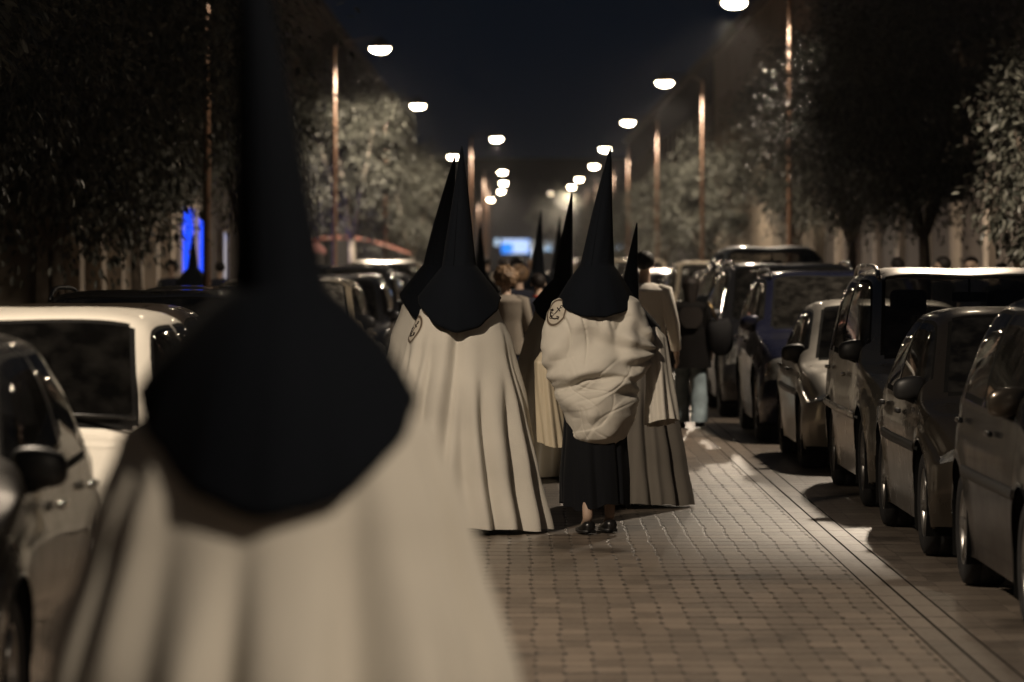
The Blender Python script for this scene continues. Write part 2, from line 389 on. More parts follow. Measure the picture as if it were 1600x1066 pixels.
tree(-3.6, 90.8, 4.15, 1.3, 'a', 'pale brightly lit orange tree behind the orange pole, upper left', sz=1.2, seed=4, lime=True)
tree(-3.1, 124.5, 3.5, 1.15, 'b', 'lit orange tree right of the brightest pale tree', sz=1.25, seed=5, lime=True)
tree(-4.1, 158, 3.6, 1.6, 'a', 'blurred orange tree behind the pair of hooded walkers', sz=1.1, seed=7)
tree(-4.1, 205, 3.5, 1.6, 'b', 'far blurred orange tree near the left lamp cluster', sz=1.1, seed=8)
tree(-4.75, 28.5, 4.6, 1.6, 'b', 'tree crown added at the far left edge, keeping lamp light off the huge dark one', sz=1.3, seed=22)  # added tree, blocks lamp light from the crowns behind
tree(5.85, 44, 2.9, .82, 'near', 'lit broad-leaved orange tree at the right edge, each leaf showing', sz=1.2, seed=9)
tree(5.7, 57, 4.35, 1.5, 'big', 'large dark orange tree left of the leafy right-edge tree', sz=1.25, seed=10)
tree(5.6, 68, 4.05, 1.35, 'big', 'dark orange tree in front of the right-hand wall, middle of the dark mass', sz=1.2, seed=11)
tree(5.5, 80, 3.95, 1.2, 'b', 'dark orange tree just right of the striped pole', sz=1.35, seed=12)
tree(5.05, 108, 3.2, 1.25, 'a', 'orange tree with its left side lit, centre right', sz=1.1, seed=13)
tree(5.2, 140, 3.2, 1.25, 'b', 'smaller orange tree left of the half-lit centre right tree', sz=1.1, seed=14)
tree(4.4, 178, 3.2, 1.4, 'a', 'far blurred orange tree under the right lamp row', sz=1.1, seed=15)
tree(2.6, 262, 4.2, 1.7, 'b', 'far pale tree behind the smallest hoods', sz=1.1, seed=16)
tree(4.6, 225, 3.4, 1.5, 'a', 'distant grey tree right of the tall hood', sz=1.1, seed=17)
# ------------------------------------------------------------------ buildings
def building(name, x0, x1, y0, y1, H, wallm, label, face, floors=3, step=3.2, pil=False, ground=3.1):
    """face = +1: facade looks to +x, -1: to -x"""
    root = empty(name, ((x0+x1)/2, (y0+y1)/2, 0), label, 'building')
    ox, oy = (x0+x1)/2, (y0+y1)/2
    fx = (x1 if face > 0 else x0)-ox
    mb = MB(); mb.box((0, 0, H/2), (x1-x0, y1-y0, H)); mb.build('wall', wallm, root)
    mb = MB(); mb.box((face*.12, 0, H+.15), (x1-x0+.3, y1-y0+.3, .3)); mb.build('roof', M['wall_mid'], root)
    n = int((y1-y0)/step)
    for fl in range(floors):
        z = ground+fl*3.0+1.3
        if z+1 > H: break
        for k in range(n):
            yy = -(y1-y0)/2+(k+.5)*(y1-y0)/n
            mb = MB()
            for dy in (-.58, .58): mb.box((fx+face*.03, yy+dy, z), (.08, .08, 1.5))
            for dz in (-.71, .71): mb.box((fx+face*.03, yy, z+dz), (.078, 1.08, .08))
            mb.box((fx+face*.05, yy, z-.8), (.16, 1.34, .07))
            w = mb.build('window', M['stone'], root)
            mb = MB(); mb.box((fx+face*.012, yy, z), (.03, 1.08, 1.34)); mb.build('pane', M['dark_pane'], w)
    if pil:
        for k in range(n+1):
            yy = -(y1-y0)/2+k*(y1-y0)/n
            mb = MB(); mb.box((fx+face*.15, yy, ground/2), (.3, .62, ground)); mb.box((fx+face*.17, yy, .3), (.36, .72, .6)); mb.build('pilaster', M['stone'], root)
        mb = MB(); mb.box((fx+face*.2, 0, ground+.12), (.4, y1-y0, .22)); mb.build('cornice', M['stone'], root)
    return root
b1 = building('apartment_building', -14, -7.2, 62, 83, 11, M['wall_pale'], 'pale building with ground-floor pilasters behind the left trees', 1, pil=True)
b2 = building('shop_building', -14, -7.0, 83.4, 150, 10, M['wall_mid'], 'building with a blue-lit shop door behind the left cars', 1, pil=False)
oy = -(83.4+150)/2
for (ya, yb, z0, z1, m, nm) in ((83.8, 84.6, .2, 2.5, 'pale_glow', 'shop_window'), (84.9, 88.9, .2, 2.75, 'blue_glow', 'shop_door'), (89.3, 92.0, .6, 2.6, 'blue_glow', 'shop_window'), (97, 99.5, .3, 2.3, 'pale_glow', 'shop_window'), (119, 121, .3, 2.4, 'pale_glow', 'shop_window')):
    mb = MB()
    mb.box((3.56, (ya+yb)/2+oy, z1+.06), (.16, yb-ya+.2, .1)); mb.box((3.56, ya-.05+oy, (z0+z1)/2), (.158, .1, z1-z0)); mb.box((3.56, yb+.05+oy, (z0+z1)/2), (.158, .1, z1-z0))
    w = mb.build(nm, M['stone'], b2)
    mb = MB(); mb.box((3.52, (ya+yb)/2+oy, (z0+z1)/2), (.05, yb-ya, z1-z0)); mb.build('pane', M[m], w)
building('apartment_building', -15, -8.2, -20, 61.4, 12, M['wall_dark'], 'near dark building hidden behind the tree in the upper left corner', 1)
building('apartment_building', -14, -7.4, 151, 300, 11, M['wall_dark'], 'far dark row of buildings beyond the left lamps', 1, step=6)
b5 = building('apartment_building', 8.5, 15, 66, 112, 10, M['wall_mid'], 'brown building with a lit balcony edge at the right of the photo', -1, pil=False)
for k, (ya, yb, z) in enumerate(((69.8, 74.3, 5.3), (80, 84.5, 5.3), (90, 94.5, 5.3), (69.8, 74.3, 8.4))):
    mb = MB(); mb.box((-3.25-.45, (ya+yb)/2-89, z), (.9, yb-ya, .22)); s = mb.build('balcony', M['stone'], b5)
    mb = MB(); mb.box((-3.25-.87, (ya+yb)/2-89, z+1.05), (.04, yb-ya, .05))
    for q in range(19): mb.box((-3.25-.87, ya+.1+q*(yb-ya-.2)/18-89, z+.57), (.02, .02, .92))
    mb.build('railing', M['dark_plastic'], s)
for q in range(8):
    mb = MB(); mb.box((-3.32, 67+q*5.6-89, 1.6), (.14, .7, 3.2)); mb.build('pilaster', M['stone'], b5)
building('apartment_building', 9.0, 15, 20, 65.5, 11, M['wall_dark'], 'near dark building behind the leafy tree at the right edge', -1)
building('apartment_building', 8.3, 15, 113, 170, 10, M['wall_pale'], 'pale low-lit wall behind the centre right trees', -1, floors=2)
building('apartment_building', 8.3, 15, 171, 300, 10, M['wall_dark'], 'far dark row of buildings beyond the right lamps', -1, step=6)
b9 = empty('shop_building', (0, 345, 0), 'dark building closing the far end of the street with blue and white lit signs', 'building')
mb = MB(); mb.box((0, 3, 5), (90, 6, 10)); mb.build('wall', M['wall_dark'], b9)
for (xa, xb, z0, z1, m) in ((-1.05, 1.35, 1.95, 3.15, 'sign_glow'), (1.55, 1.75, 1.5, 3.0, 'sign_white'), (2.4, 3.4, 2.2, 3.0, 'sign_white'), (10.0, 12.0, 2.3, 3.1, 'sign_glow'), (8.4, 9.1, 2.2, 3.0, 'sign_white'), (-1.6, -1.25, 2.6, 3.2, 'sign_white')):
    mb = MB(); mb.box(((xa+xb)/2, -.05, (z0+z1)/2), (xb-xa, .08, z1-z0)); mb.build('lit_sign', M[m], b9)

# canvas shelters on the left pavement
aw = empty('market_tent', (-4.9, 118, .12), 'orange-red canvas tent roof beside the pale tree trunk', 'tent')
mb = MB(); rows = []
for i in range(13):
    t = i/12; x = lerp(-1.5, 1.9, t); row = []
    for j in range(13):
        s = j/12; y = lerp(-2, 2, s); z = 1.65+.55*math.sin(PI*min(1, .18+t*.82)*.97)*(.85+.15*math.sin(PI*s))+.015*math.sin(30*s)
        row.append((x, y, z))
    rows.append(row)
mb.grid(rows); mb.build('canopy', M['awning'], aw)
for sx in (-1.45, 1.85):
    for sy in (-1.95, 1.95):
        mb = MB(); mb.tube([(sx, sy, -.0), (sx, sy, 1.72)], .025, 8); mb.build('post', M['lamp_metal'], aw)
pk = empty('parasol', (-7.0, 122, .12), 'faded pink parasol left of the orange tent', 'parasol')
mb = MB(); mb.lathe([(.02, 2.55), (.5, 2.4), (1.1, 2.05), (1.4, 1.8), (1.38, 1.7)], seg=8); mb.build('canopy', M['pink'], pk)
mb = MB(); mb.tube([(0, 0, 0), (0, 0, 2.5)], .03, 8); mb.build('pole', M['lamp_metal'], pk)
mb = MB(); mb.lathe([(.001, .0), (.3, 0), (.3, .06), (.05, .1)], seg=16); mb.build('base', M['dark_plastic'], pk)

# ------------------------------------------------------------------ cars
def cr(p0, p1, p2, p3, t, k=.36):
    m1 = (p2-p0)*k; m2 = (p3-p1)*k
    t2, t3 = t*t, t*t*t
    return p1*(2*t3-3*t2+1)+m1*(t3-2*t2+t)+p2*(-2*t3+3*t2)+m2*(t3-t2)
def car_shape(c):
    """five longitudinal curves (sill, side, belt, rail, centre) x 13 stations"""
    W, Ln, H = c['W'], c['L'], c['H']; hf, hb, bl = c['hf'], c['hb'], c['belt']
    y5, y6, y8, y9 = c['ws0'], c['ws1'], c['rw1'], c['rw0']; ht = c.get('ht', bl)
    rw = c.get('rail', .73)
    C = [(0, .14, .20), (0, .0, .40), (0, .01, .58), (0, .10, hf), (0, (y5+.1)/2, lerp(hf, hb, .62)), (0, y5, hb), (0, y6, H-.045), (0, (y6+y8)/2, H), (0, y8, H-.05),
         (0, y9, ht), (0, Ln-.03, .72), (0, Ln, .42), (0, Ln-.12, .24)]
    R = [(.70*W, .20, .20), (.72*W, .05, .40), (.72*W, .06, .58), (.74*W, .18, hf-.02), (.80*W, (y5+.1)/2+.03, lerp(hf, hb, .6)-.012), (.84*W, y5+.10, hb-.025), (rw*W*.97, y6+.07, H-.085),
         (rw*W, (y6+y8)/2, H-.055), (rw*W*.98, y8-.03, H-.09), (.80*W, y9-.05, ht+.0), (.80*W, Ln-.08, .72), (.80*W, Ln-.05, .42), (.75*W, Ln-.2, .24)]
    ym = (y6+y8)/2
    B = [(.88*W, .30, .20), (.93*W, .17, .40), (.92*W, .19, .56), (.91*W, .33, hf-.09), (.955*W, (y5+.35)/2, lerp(hf, bl, .6)-.05), (.965*W, y5+.14, bl-.03), (.97*W, y5+.60, bl), (.97*W, ym, bl+.005),
         (.97*W, y8-.05, bl+.02), (.955*W, y9-.16, ht-.0), (.93*W, Ln-.22, .74), (.94*W, Ln-.2, .42), (.9*W, Ln-.3, .24)]
    S = [(.95*W, .42, .19), (.985*W, .34, .36), (.985*W, .36, .50), (.975*W, .46, .60), (.995*W, (y5+.45)/2, .63), (W, y5+.10, .62), (W, y5+.62, .62), (W, ym, .62), (W, y8-.08, .63), (.995*W, y9-.26, .63), (.98*W, Ln-.36, .58), (.98*W, Ln-.34, .38), (.95*W, Ln-.42, .24)]
    Q = [(.90*W, .45, .17), (.93*W, .46, .18), (.93*W, .48, .18), (.94*W, .54, .18), (.95*W, (y5+.5)/2, .18), (.955*W, y5+.12, .18), (.955*W, y5+.65, .18), (.955*W, ym, .18), (.955*W, y8-.1, .18), (.95*W, y9-.34, .19), (.93*W, Ln-.5, .20), (.92*W, Ln-.48, .20), (.9*W, Ln-.5, .21)]
    rows = [[Vector(p) for p in q] for q in (Q, S, B, R, C)]
    def along(row, u):
        i = min(int(u), 11); t = u-i
        return cr(row[max(i-1, 0)], row[i], row[i+1], row[min(i+2, 12)], t, .30)
    def P(u, v):
        pts = [along(r, u) for r in rows]
        mir = pts[3].copy(); mir.x = -mir.x
        pts.append(mir); j = min(int(v), 3); t = v-j
        kk = .42
        return cr(pts[max(j-1, 0)], pts[j], pts[j+1], pts[j+2], t, kk)
    return P
def breaks(a, extra, n):
    s = set(round(lerp(a[0], a[1], k/n), 4) for k in range(n+1))
    for e in extra:
        s = {x for x in s if abs(x-e) > .022}; s.add(round(e, 4))
    return sorted(s)
def build_car(c, root):
    P = car_shape(c); W = c['W']
    zw = c.get('wr', .31); yf, yr = c['wf'], c['wf']+c['wb']; ra = zw+.055
    sw = c['side']               # list of (u0,u1) side windows
    gv0, gv1 = 2.10, 2.86
    wsv = 3.14
    U = [0, .4, .95, 1.5, 2.15, 2.45, 2.9, 5.05, 5.12, 5.93, 8.1, 8.88, 9.15, 9.9, 6.62-.008+.0]
    seams = c['seams']
    for s_, w_ in seams: U += [s_-w_, s_+w_]
    for a, b in sw: U += [a, b]
    U = breaks((0, 12), U, 120)
    V = breaks((0, 4), [gv0, gv1, wsv, 1.9, 2.02, 3.0, .96, 1.04, 1.80, 3.0], 44)
    nu, nv = len(U), len(V)
    side_v = [j for j in range(nv) if V[j] <= 2.0]
    pts = [[P(u, v) for v in V] for u in U]
    # crease detail: shoulder line pulled in slightly below the belt
    for i, u in enumerate(U):
        for j, v in enumerate(V):
            p = pts[i][j]
            if 1.5 < v < 1.95 and 2.5 < u < 9.8: p.x -= .010*math.sin((v-1.5)/.45*PI)
            if v < 2.0:
                for yc in (yf, yr):
                    d = Vector((p.y-yc, p.z-zw)); l = d.length
                    if 0 < l and abs(l-ra) < .028: d = d*(ra/l); p.y = yc+d.x; p.z = zw+d.y; l = ra
                    if ra*.99 < l < ra+.13: p.x += .014*(1-(l-ra)/.13)   # arch flare
    def inwheel(i, j):
        if V[j] >= 2.0: return False
        q = (pts[i][j]+pts[i+1][j]+pts[i+1][j+1]+pts[i][j+1])/4
        return any((q.y-yc)**2+(q.z-zw)**2 < (ra-.004)**2 for yc in (yf, yr))
    def cell(i, j):
        u = (U[i]+U[i+1])/2; v = (V[j]+V[j+1])/2
        if gv0 < v < gv1:
            for k, (a, b) in enumerate(sw):
                if a < u < b: return ('side', k)
        if v > wsv:
            if 5.12 < u < 5.93: return ('ws', 0)
            if 5.05 < u < 5.12 or 5.93 < u < 5.97: return ('frit', 0)
            if 8.1 < u < 8.88: return ('rw', 0)
        if 5.1 < u < 5.95 and 3.06 < v < wsv: return ('frit', 0)
        if 2.15 < u < 2.9 and 1.9 < v < 3.0: return ('head', 0)
        if 9.15 < u < 9.9 and 1.80 < v < 3.0: return ('tail', 0)
        if (2.15 < u < 2.45 and v > 3.1) or (.4 < u < 1.1 and v > 3.0): return ('grille', 0)
        if any(a < u < b for a, b in sw) and (gv0-.10 < v < gv0 or gv1 < v < gv1+.05): return ('trim', 0)
        if sw[0][0] < u < sw[-1][1] and gv0 < v < gv1: return ('pillar', 0)
        for s_, w_ in seams:
            if s_-w_ < u < s_+w_ and .15 < v < 2.05: return ('gap', 0)
        if v < .22: return ('sill', 0)
        return ('paint', 0)
    parts = {}
    for sgn in (1, -1):
        for i in range(nu-1):
            for j in range(nv-1):
                if inwheel(i, j): continue
                k = cell(i, j)
                key = {'paint': ('body',), 'gap': ('body',), 'sill': ('body',), 'frit': ('body',), 'trim': ('body',), 'pillar': ('body',), 'ws': ('windscreen',), 'rw': ('rear_window',), 'grille': ('grille',),
                       'side': ('side_window', sgn, k[1]), 'head': ('headlight', sgn), 'tail': ('tail_light', sgn)}[k[0]]
                parts.setdefault(key, []).append((sgn, i, j, k[0]))
    mats = {'paint': 0, 'gap': 1, 'sill': 2 if c.get('clad') else 0, 'frit': 1, 'trim': 1, 'pillar': 0 if c.get('bodypillar') else 1}
    gl = M[c.get('glass', 'glass')]
    pm = {'body': [c['paint'], M['well'], M['dark_plastic']], 'windscreen': M[c['wsglass']] if 'wsglass' in c else gl, 'rear_window': gl, 'grille': M['dark_plastic'], 'side_window': gl, 'headlight': M['lens'], 'tail_light': M['red_lens']}
    bobj = None
    for key in sorted(parts, key=lambda k: (k[0] != 'body', str(k))):
        mb = MB(); vm = {}
        for sgn, i, j, kk in parts[key]:
            vs = []
            for a, b in ((i, j), (i+1, j), (i+1, j+1), (i, j+1)):
                q = (0 if b == nv-1 else sgn, a, b)
                if q not in vm:
                    p = pts[a][b]; vm[q] = mb.bm.verts.new((0 if b == nv-1 else p.x*sgn, p.y, p.z))
                vs.append(vm[q])
            if len(set(vs)) < 4: continue
            mb.mi = mats.get(kk, 0); mb.face(vs)
        if key[0] == 'body':
            # wheel arch liners
            mb.mi = 1
            for sgn in (1, -1):
                for yc in (yf, yr):
                    rows = []
                    for k in range(25):
                        a = -PI*.16+(PI*1.32)*k/24
                        y, z = yc+ra*math.cos(a), zw+ra*math.sin(a)
                        rows.append([(sgn*x, y, z) for x in (W*.99, W*.97, W-.32)])
                    mb.grid(rows)
                    ring = [(sgn*(W-.32), yc+ra*math.cos(a), zw+ra*math.sin(a)) for a in [-PI*.16+(PI*1.32)*k/24 for k in range(25)]]
                    mb.face([mb.bm.verts.new(q) for q in ring])
            mb.box((0, (c['L'])/2, .24), (W*1.5, c['L']-.9, .12))
        o = mb.build(key[0], pm[key[0]], root)
        if key[0] == 'body': bobj = o
    # interior
    it = MB(); bl = c['belt']; y5 = c['ws0']
    it.box((0, y5+.42, bl-.15), (W*1.6, .5, .22), bevel=.06)
    it.box((0, (y5+c['rw0'])/2, .42), (W*1.7, c['rw0']-y5-.3, .25))
    it.build('dashboard', M['interior'], root)
    sc = (c['H']-1.45)*.8
    for sx in (-.36, .36):
        st = MB(); yy = y5+1.25
        st.box((sx, yy, .60), (.46, .48, .16), bevel=.05)
        st.box((sx, yy+.27, .88+sc*.5), (.44, .13, .56), bevel=.055, mat=Matrix.Rotation(-.2, 4, 'X'))
        s = st.build('seat', M['interior'], root)
        hr = MB(); hr.box((sx, yy+.36, 1.24+sc), (.27, .11, .19), bevel=.05); 
        for q in (-.06, .06): hr.tube([(sx+q, yy+.35, 1.08+sc), (sx+q, yy+.36, 1.2+sc)], .008, 6)
        hr.build('headrest', M['interior'], s)
    st = MB(); st.box((0, c['rw1']-.35 if c['rw1']-.35 > y5+1.9 else y5+1.95, .86), (1.2, .16, .55), bevel=.06); s = st.build('rear_seat', M['interior'], root)
    for sx in (-.38, .38):
        hr = MB(); hr.box((sx, max(c['rw1']-.33, y5+1.97), 1.2+sc*.6), (.25, .1, .15), bevel=.045); hr.build('headrest', M['interior'], s)
    sw_ = MB(); R_ = Matrix.Translation((.36 , y5+.72, bl+.02)) @ Matrix.Rotation(-1.15, 4, 'X')
    ringp = [R_ @ Vector((.18*math.cos(a), .18*math.sin(a), 0)) for a in [2*PI*k/20 for k in range(21)]]
    sw_.tube(ringp, .014, 6); sw_.tube([R_ @ Vector((-.17, 0, 0)), R_ @ Vector((.17, 0, 0))], .02, 6); sw_.build('steering_wheel', M['interior'], root)
    mi = MB(); mi.box((0, c['ws1']+.02, c['H']-.20), (.25, .03, .07), bevel=.012); mi.tube([(0, c['ws1']+.02, c['H']-.17), (0, c['ws1']+.02, c['H']-.07)], .01, 6); mi.build('rear_view_mirror', M['dark_plastic'], root)
    # wheels
    for sgn in (1, -1):
        for yc in (yf, yr):
            xo = sgn*(W-.035); xi = sgn*(W-.035-.205); w = MB(); r = zw
            s_ = sgn
            prof = [(r-.115, 0), (r-.10, .012), (r-.045, .018), (r-.014, .006), (r-.003, -.02), (r, -.06), (r-.006, -.062), (r-.006, -.07), (r, -.072), (r, -.13), (r-.006, -.132), (r-.006, -.14), (r, -.142), (r-.003, -.185), (r-.02, -.205), (r-.06, -.212), (r-.115, -.2)]
            w.lathe([(a, xo+s_*h) for a, h in prof], c=(0, yc, r), axis='X', seg=40)
            tr = w.build('wheel', M['rubber'], root)
            rm = MB(); rr = r-.112
            rm.lathe([(rr+.008, xo+s_*.004), (rr-.004, xo+s_*.006), (rr-.012, xo-s_*.008), (rr-.022, xo-s_*.05), (rr-.03, xo-s_*.16)], c=(0, yc, r), axis='X', seg=40)
            rm.lathe([(.001, xo+s_*.0), (.045, xo-s_*.002), (.055, xo-s_*.02), (.055, xo-s_*.06)], c=(0, yc, r), axis='X', seg=20)
            nsp = c.get('spokes', 5)
            for k in range(nsp):
                a = 2*PI*k/nsp+.3+yc
                for da in ((-.10, .10) if nsp <= 5 else (0,)):
                    pa = Vector((xo-s_*.016, yc+.04*math.cos(a+da), r+.04*math.sin(a+da))); pb = Vector((xo-s_*.008, yc+(rr-.008)*math.cos(a+da*.9), r+(rr-.008)*math.sin(a+da*.9)))
                    rm.tube([pa, pb], [(.014, .017), (.012, .014)], 6)
            rm.build('rim', M['alloy'], tr)
            dk = MB(); dk.lathe([(.001, xo-s_*.07), (rr-.02, xo-s_*.07), (rr-.02, xo-s_*.09), (.001, xo-s_*.09)], c=(0, yc, r), axis='X', seg=24); dk.build('brake_disc', M['well'], tr)
    # mirrors
    for sgn in (1, -1):
        m_ = MB(); my = y5+.40; mz = c['belt']+.08; mx = W-.005
        rows = []
        for i in range(13):
            t = i/12; th = t*PI; rr = max(.02, math.sin(th)**.55)
            row = []
            for k in range(16):
                a = 2*PI*k/16; sx = math.copysign(abs(math.cos(a))**.75, math.cos(a)); sz = math.copysign(abs(math.sin(a))**.75, math.sin(a))
                row.append((sgn*(mx-.10*math.cos(th)), my+.045*sx*rr-.02*math.sin(th)+.0, mz+.072*sz*rr+.01*math.cos(th)))
            rows.append(row)
        V_ = m_.grid(rows, closed_v=True); m_.face(V_[0][::-1]); m_.face(V_[-1])
        mir = m_.build('wing_mirror', c.get('mirror', c['paint']), root)
        m_ = MB(); m_.tube([(sgn*(W*.93), my+.02, mz-.09), (sgn*(W+.02), my+.01, mz-.055), (sgn*(W+.06), my, mz-.03)], [(.045, .02), (.03, .018), (.02, .015)], 8); m_.build('mirror_stalk', M['dark_plastic'], mir)
        m_ = MB(); m_.box((sgn*mx, my+.045, mz), (.15,.006,.10), bevel=.002); m_.build('mirror_glass', M['chrome'], mir)
    # door handles, plate, wipers, rails, rub strip, badge
    for sgn in (1, -1):
        for ud in c.get('handles', (6.45, 7.75)):
            p = P(ud, 1.72); h = MB(); h.box((sgn*(p.x+.018), p.y, p.z), (.03, .17, .028), bevel=.011); h.build('door_handle', c.get('handle', c['paint']), root)
        if c.get('strip'):
            rows = []
            for k in range(40):
                u = lerp(4.7, 9.0, k/39); a = P(u, 1.00)
                if any((a.y-yc)**2+(a.z-zw)**2 < (ra+.03)**2 for yc in (yf, yr)): continue
                rows.append([(sgn*(a.x+q), a.y, a.z+z) for q, z in ((-.005, -.03), (.014, -.025), (.018, 0), (.014, .025), (-.005, .03))])
            h = MB(); h.grid(rows); h.build('side_moulding', c['paint'] if c['strip'] == 'paint' else M['dark_plastic'], root)
        if c.get('rails'):
            pl = [P(lerp(6.0, 8.0, k/16), 3.04) for k in range(17)]
            h = MB(); h.tube([(sgn*p.x, p.y, p.z+.012+.052*math.sin(PI*k/16)**.35) for k, p in enumerate(pl)], [(.017, .015)]*17, 8); h.build('roof_rail', c.get('railm', M['dark_plastic']), root)
    h = MB(); h.box((0, -.012, .47), (.52, .014, .11), bevel=.005); h.build('number_plate', M['plate'], root)
    for sx in (-.45, .12):
        a = P(5.1, 3.6); h = MB(); h.tube([(sx, c['ws0']+.05, c['hb']+.03), (sx+.28, c['ws0']+.10, c['hb']+.055), (sx+.55, c['ws0']+.08, c['hb']+.045)], .009, 6); h.build('wiper', M['dark_plastic'], root)
    return root
def place(name, x, y, label, spec, cat='car', group=None, rz=0.):
    root = empty(name, (x, y, .0), label, cat, group, rz)
    return build_car(spec, root)
HATCH = dict(W=.86, L=3.95, H=1.44, hf=.70, hb=.93, belt=.90, ws0=1.02, ws1=1.85, rw1=3.25, rw0=3.70, wf=.80, wb=2.5, side=[(5.32, 6.86), (6.96, 7.88)], seams=[(5.20, .012), (6.91, .008), (8.0, .01)], bodypillar=False)
SUV = dict(W=.89, L=4.45, H=1.66, hf=.84, hb=1.06, belt=1.03, ws0=1.10, ws1=1.85, rw1=3.85, rw0=4.22, wf=.87, wb=2.62, wr=.345, rail=.78, side=[(5.30, 6.72), (6.80, 7.56), (7.66, 8.05)], seams=[(5.18, .012), (6.76, .007), (7.6, .008)], rails=True)
def spec(base, **k):
    d = dict(base); d.update(k); return d
GR = 'cars parked along the right side'; GL_ = 'cars parked along the left side'
def fw(s, yf): return yf-s['wf']
XR = 2.36
# ---- right row
s = spec(HATCH, paint=M['p_black'], H=1.55, belt=.97, hf=.78, hb=.99, L=4.3, wb=2.7, wf=.86, rw1=3.6, rw0=4.0, mirror=M['p_grey'], spokes=5, strip='plastic'); place('parked_car', XR+.86, fw(s, 19.05), 'glossy black car with a brown-grey mirror, nearest at the right edge', s, group=GR)
s = spec(HATCH, paint=M['p_grey'], H=1.43, belt=.88, mirror=M['dark_plastic'], handle=M['dark_plastic'], L=4.1, wb=2.6, strip='plastic', glass='glass'); place('parked_car', XR+.865, fw(s, 23.9), 'bronze-grey hatchback with black mirror between the black car and the silver one with roof rails', s, group=GR)
s = spec(SUV, paint=M['p_silver'], H=1.655, W=.88, wb=2.6, belt=1.0, hf=.82, hb=1.03, mirror=M['dark_plastic'], railm=M['p_silver'], strip='paint', wr=.325, bodypillar=False, side=[(5.30, 6.80), (6.9, 7.6), (7.72, 8.12)]); place('parked_car', XR+.93, fw(s, 28.6), 'large silver people carrier with silver roof rails and a black mirror', s, group=GR)
s = spec(HATCH, paint=M['p_silver2'], H=1.375, L=3.75, belt=.86, hf=.66, hb=.89, W=.82, wb=2.45, wf=.74, ws1=1.75, ws0=.98, rw1=3.05, rw0=3.5, mirror=M['dark_plastic'], strip='plastic', wr=.29, handle=M['dark_plastic']); place('parked_car', XR+.80, fw(s, 33.75), 'small low pale silver hatchback squeezed behind the large silver people carrier', s, group=GR)
s = spec(SUV, paint=M['p_blue'], H=1.60, wb=2.55, L=4.35, railm=M['p_graph'], spokes=7, bodypillar=False); place('parked_car', XR+.80, fw(s, 38.8), 'shiny midnight-blue off-roader with spoked alloy wheels', s, group=GR)
s = spec(SUV, paint=M['p_graph'], H=1.66, wb=2.6, railm=M['chrome'], belt=1.02); place('parked_car', XR+.74, fw(s, 44.6), 'graphite car with chrome roof rail behind the midnight-blue one', s, group=GR)
VAN = spec(SUV, H=1.88, L=4.6, belt=1.12, hf=.90, hb=1.15, ws0=.85, ws1=1.55, rw1=4.2, rw0=4.5, wb=2.8, rail=.74, rails=False, bodypillar=True)
s = spec(VAN, paint=M['p_navyvan'], H=1.86, rail=.66); place('parked_van', XR+.88, 49.9, 'round-roofed dark navy van beyond the graphite car', s, 'van', GR)
s = spec(SUV, paint=M['p_beige'], H=1.56, wsglass='glass_dusty', rails=False, belt=.97, hf=.8, hb=1.0); place('parked_car', XR+.95, 55.6, 'light beige car just past the woman in jeans', s, group=GR)
# ---- left row
XL = -1.66
s = spec(HATCH, paint=M['p_dgrey'], H=1.47, belt=.93, hb=.96, mirror=M['dark_plastic'], wb=2.55, L=4.05, handle=M['chrome'], bodypillar=True); place('parked_car', XL-.86, 12.95, 'dark grey car with a black mirror, nearest at the left edge', s, group=GL_)
s = spec(SUV, paint=M['p_white'], H=1.50, belt=.97, hf=.80, hb=.98, W=.86, ws0=.92, ws1=1.42, L=4.1, wb=2.5, rw1=3.4, rw0=3.9, rails=False, wr=.3, glass='glass_dusty', mirror=M['p_white'], side=[(5.30, 6.86), (6.96, 7.88)], rail=.80, bodypillar=True); place('parked_car', -2.37, 17.35, 'white car with a wide black-framed windscreen behind the foreground hood', s, group=GL_)
s = spec(HATCH, paint=M['p_brown'], H=1.46, wb=2.55); place('parked_car', XL-.93, 22.3, 'brown low car whose roof shows behind the white one', s, group=GL_)
s = spec(SUV, paint=M['p_dgrey'], H=1.50, belt=.97, hf=.80, hb=.98, railm=M['dark_plastic']); place('parked_car', XL-.98, 27.2, 'dark estate with black roof rails, left behind the brown roof', s, group=GL_)
s = spec(HATCH, paint=M['p_dgrey'], H=1.49); place('parked_car', XL-.9, 32.6, 'dark grey car mostly hidden by the foreground hood', s, group=GL_)
s = spec(SUV, paint=M['p_beige'], H=1.52, W=.86, belt=.98, hf=.82, hb=1.0, ws0=.85, ws1=1.30, rw1=3.5, rw0=3.9, L=4.1, wb=2.5, rails=False, wsglass='glass_glare', mirror=M['dark_plastic'], rail=.8); whc = place('parked_car', -2.40, 41.6, 'pale beige car with pale reflection painted on its windscreen, just left of the paired hoods', s, group=GL_)
s = spec(SUV, paint=M['p_graph'], H=1.52, rails=False, belt=.97, hf=.80, hb=.98); place('parked_car', -2.30, 46.9, 'graphite car with small side mirror right behind the pale beige one', s, group=GL_)
s = spec(SUV, paint=M['p_graph'], H=1.62); place('parked_car', -2.35, 52.2, 'taller dark car with a lit roof edge behind the graphite one', s, group=GL_)
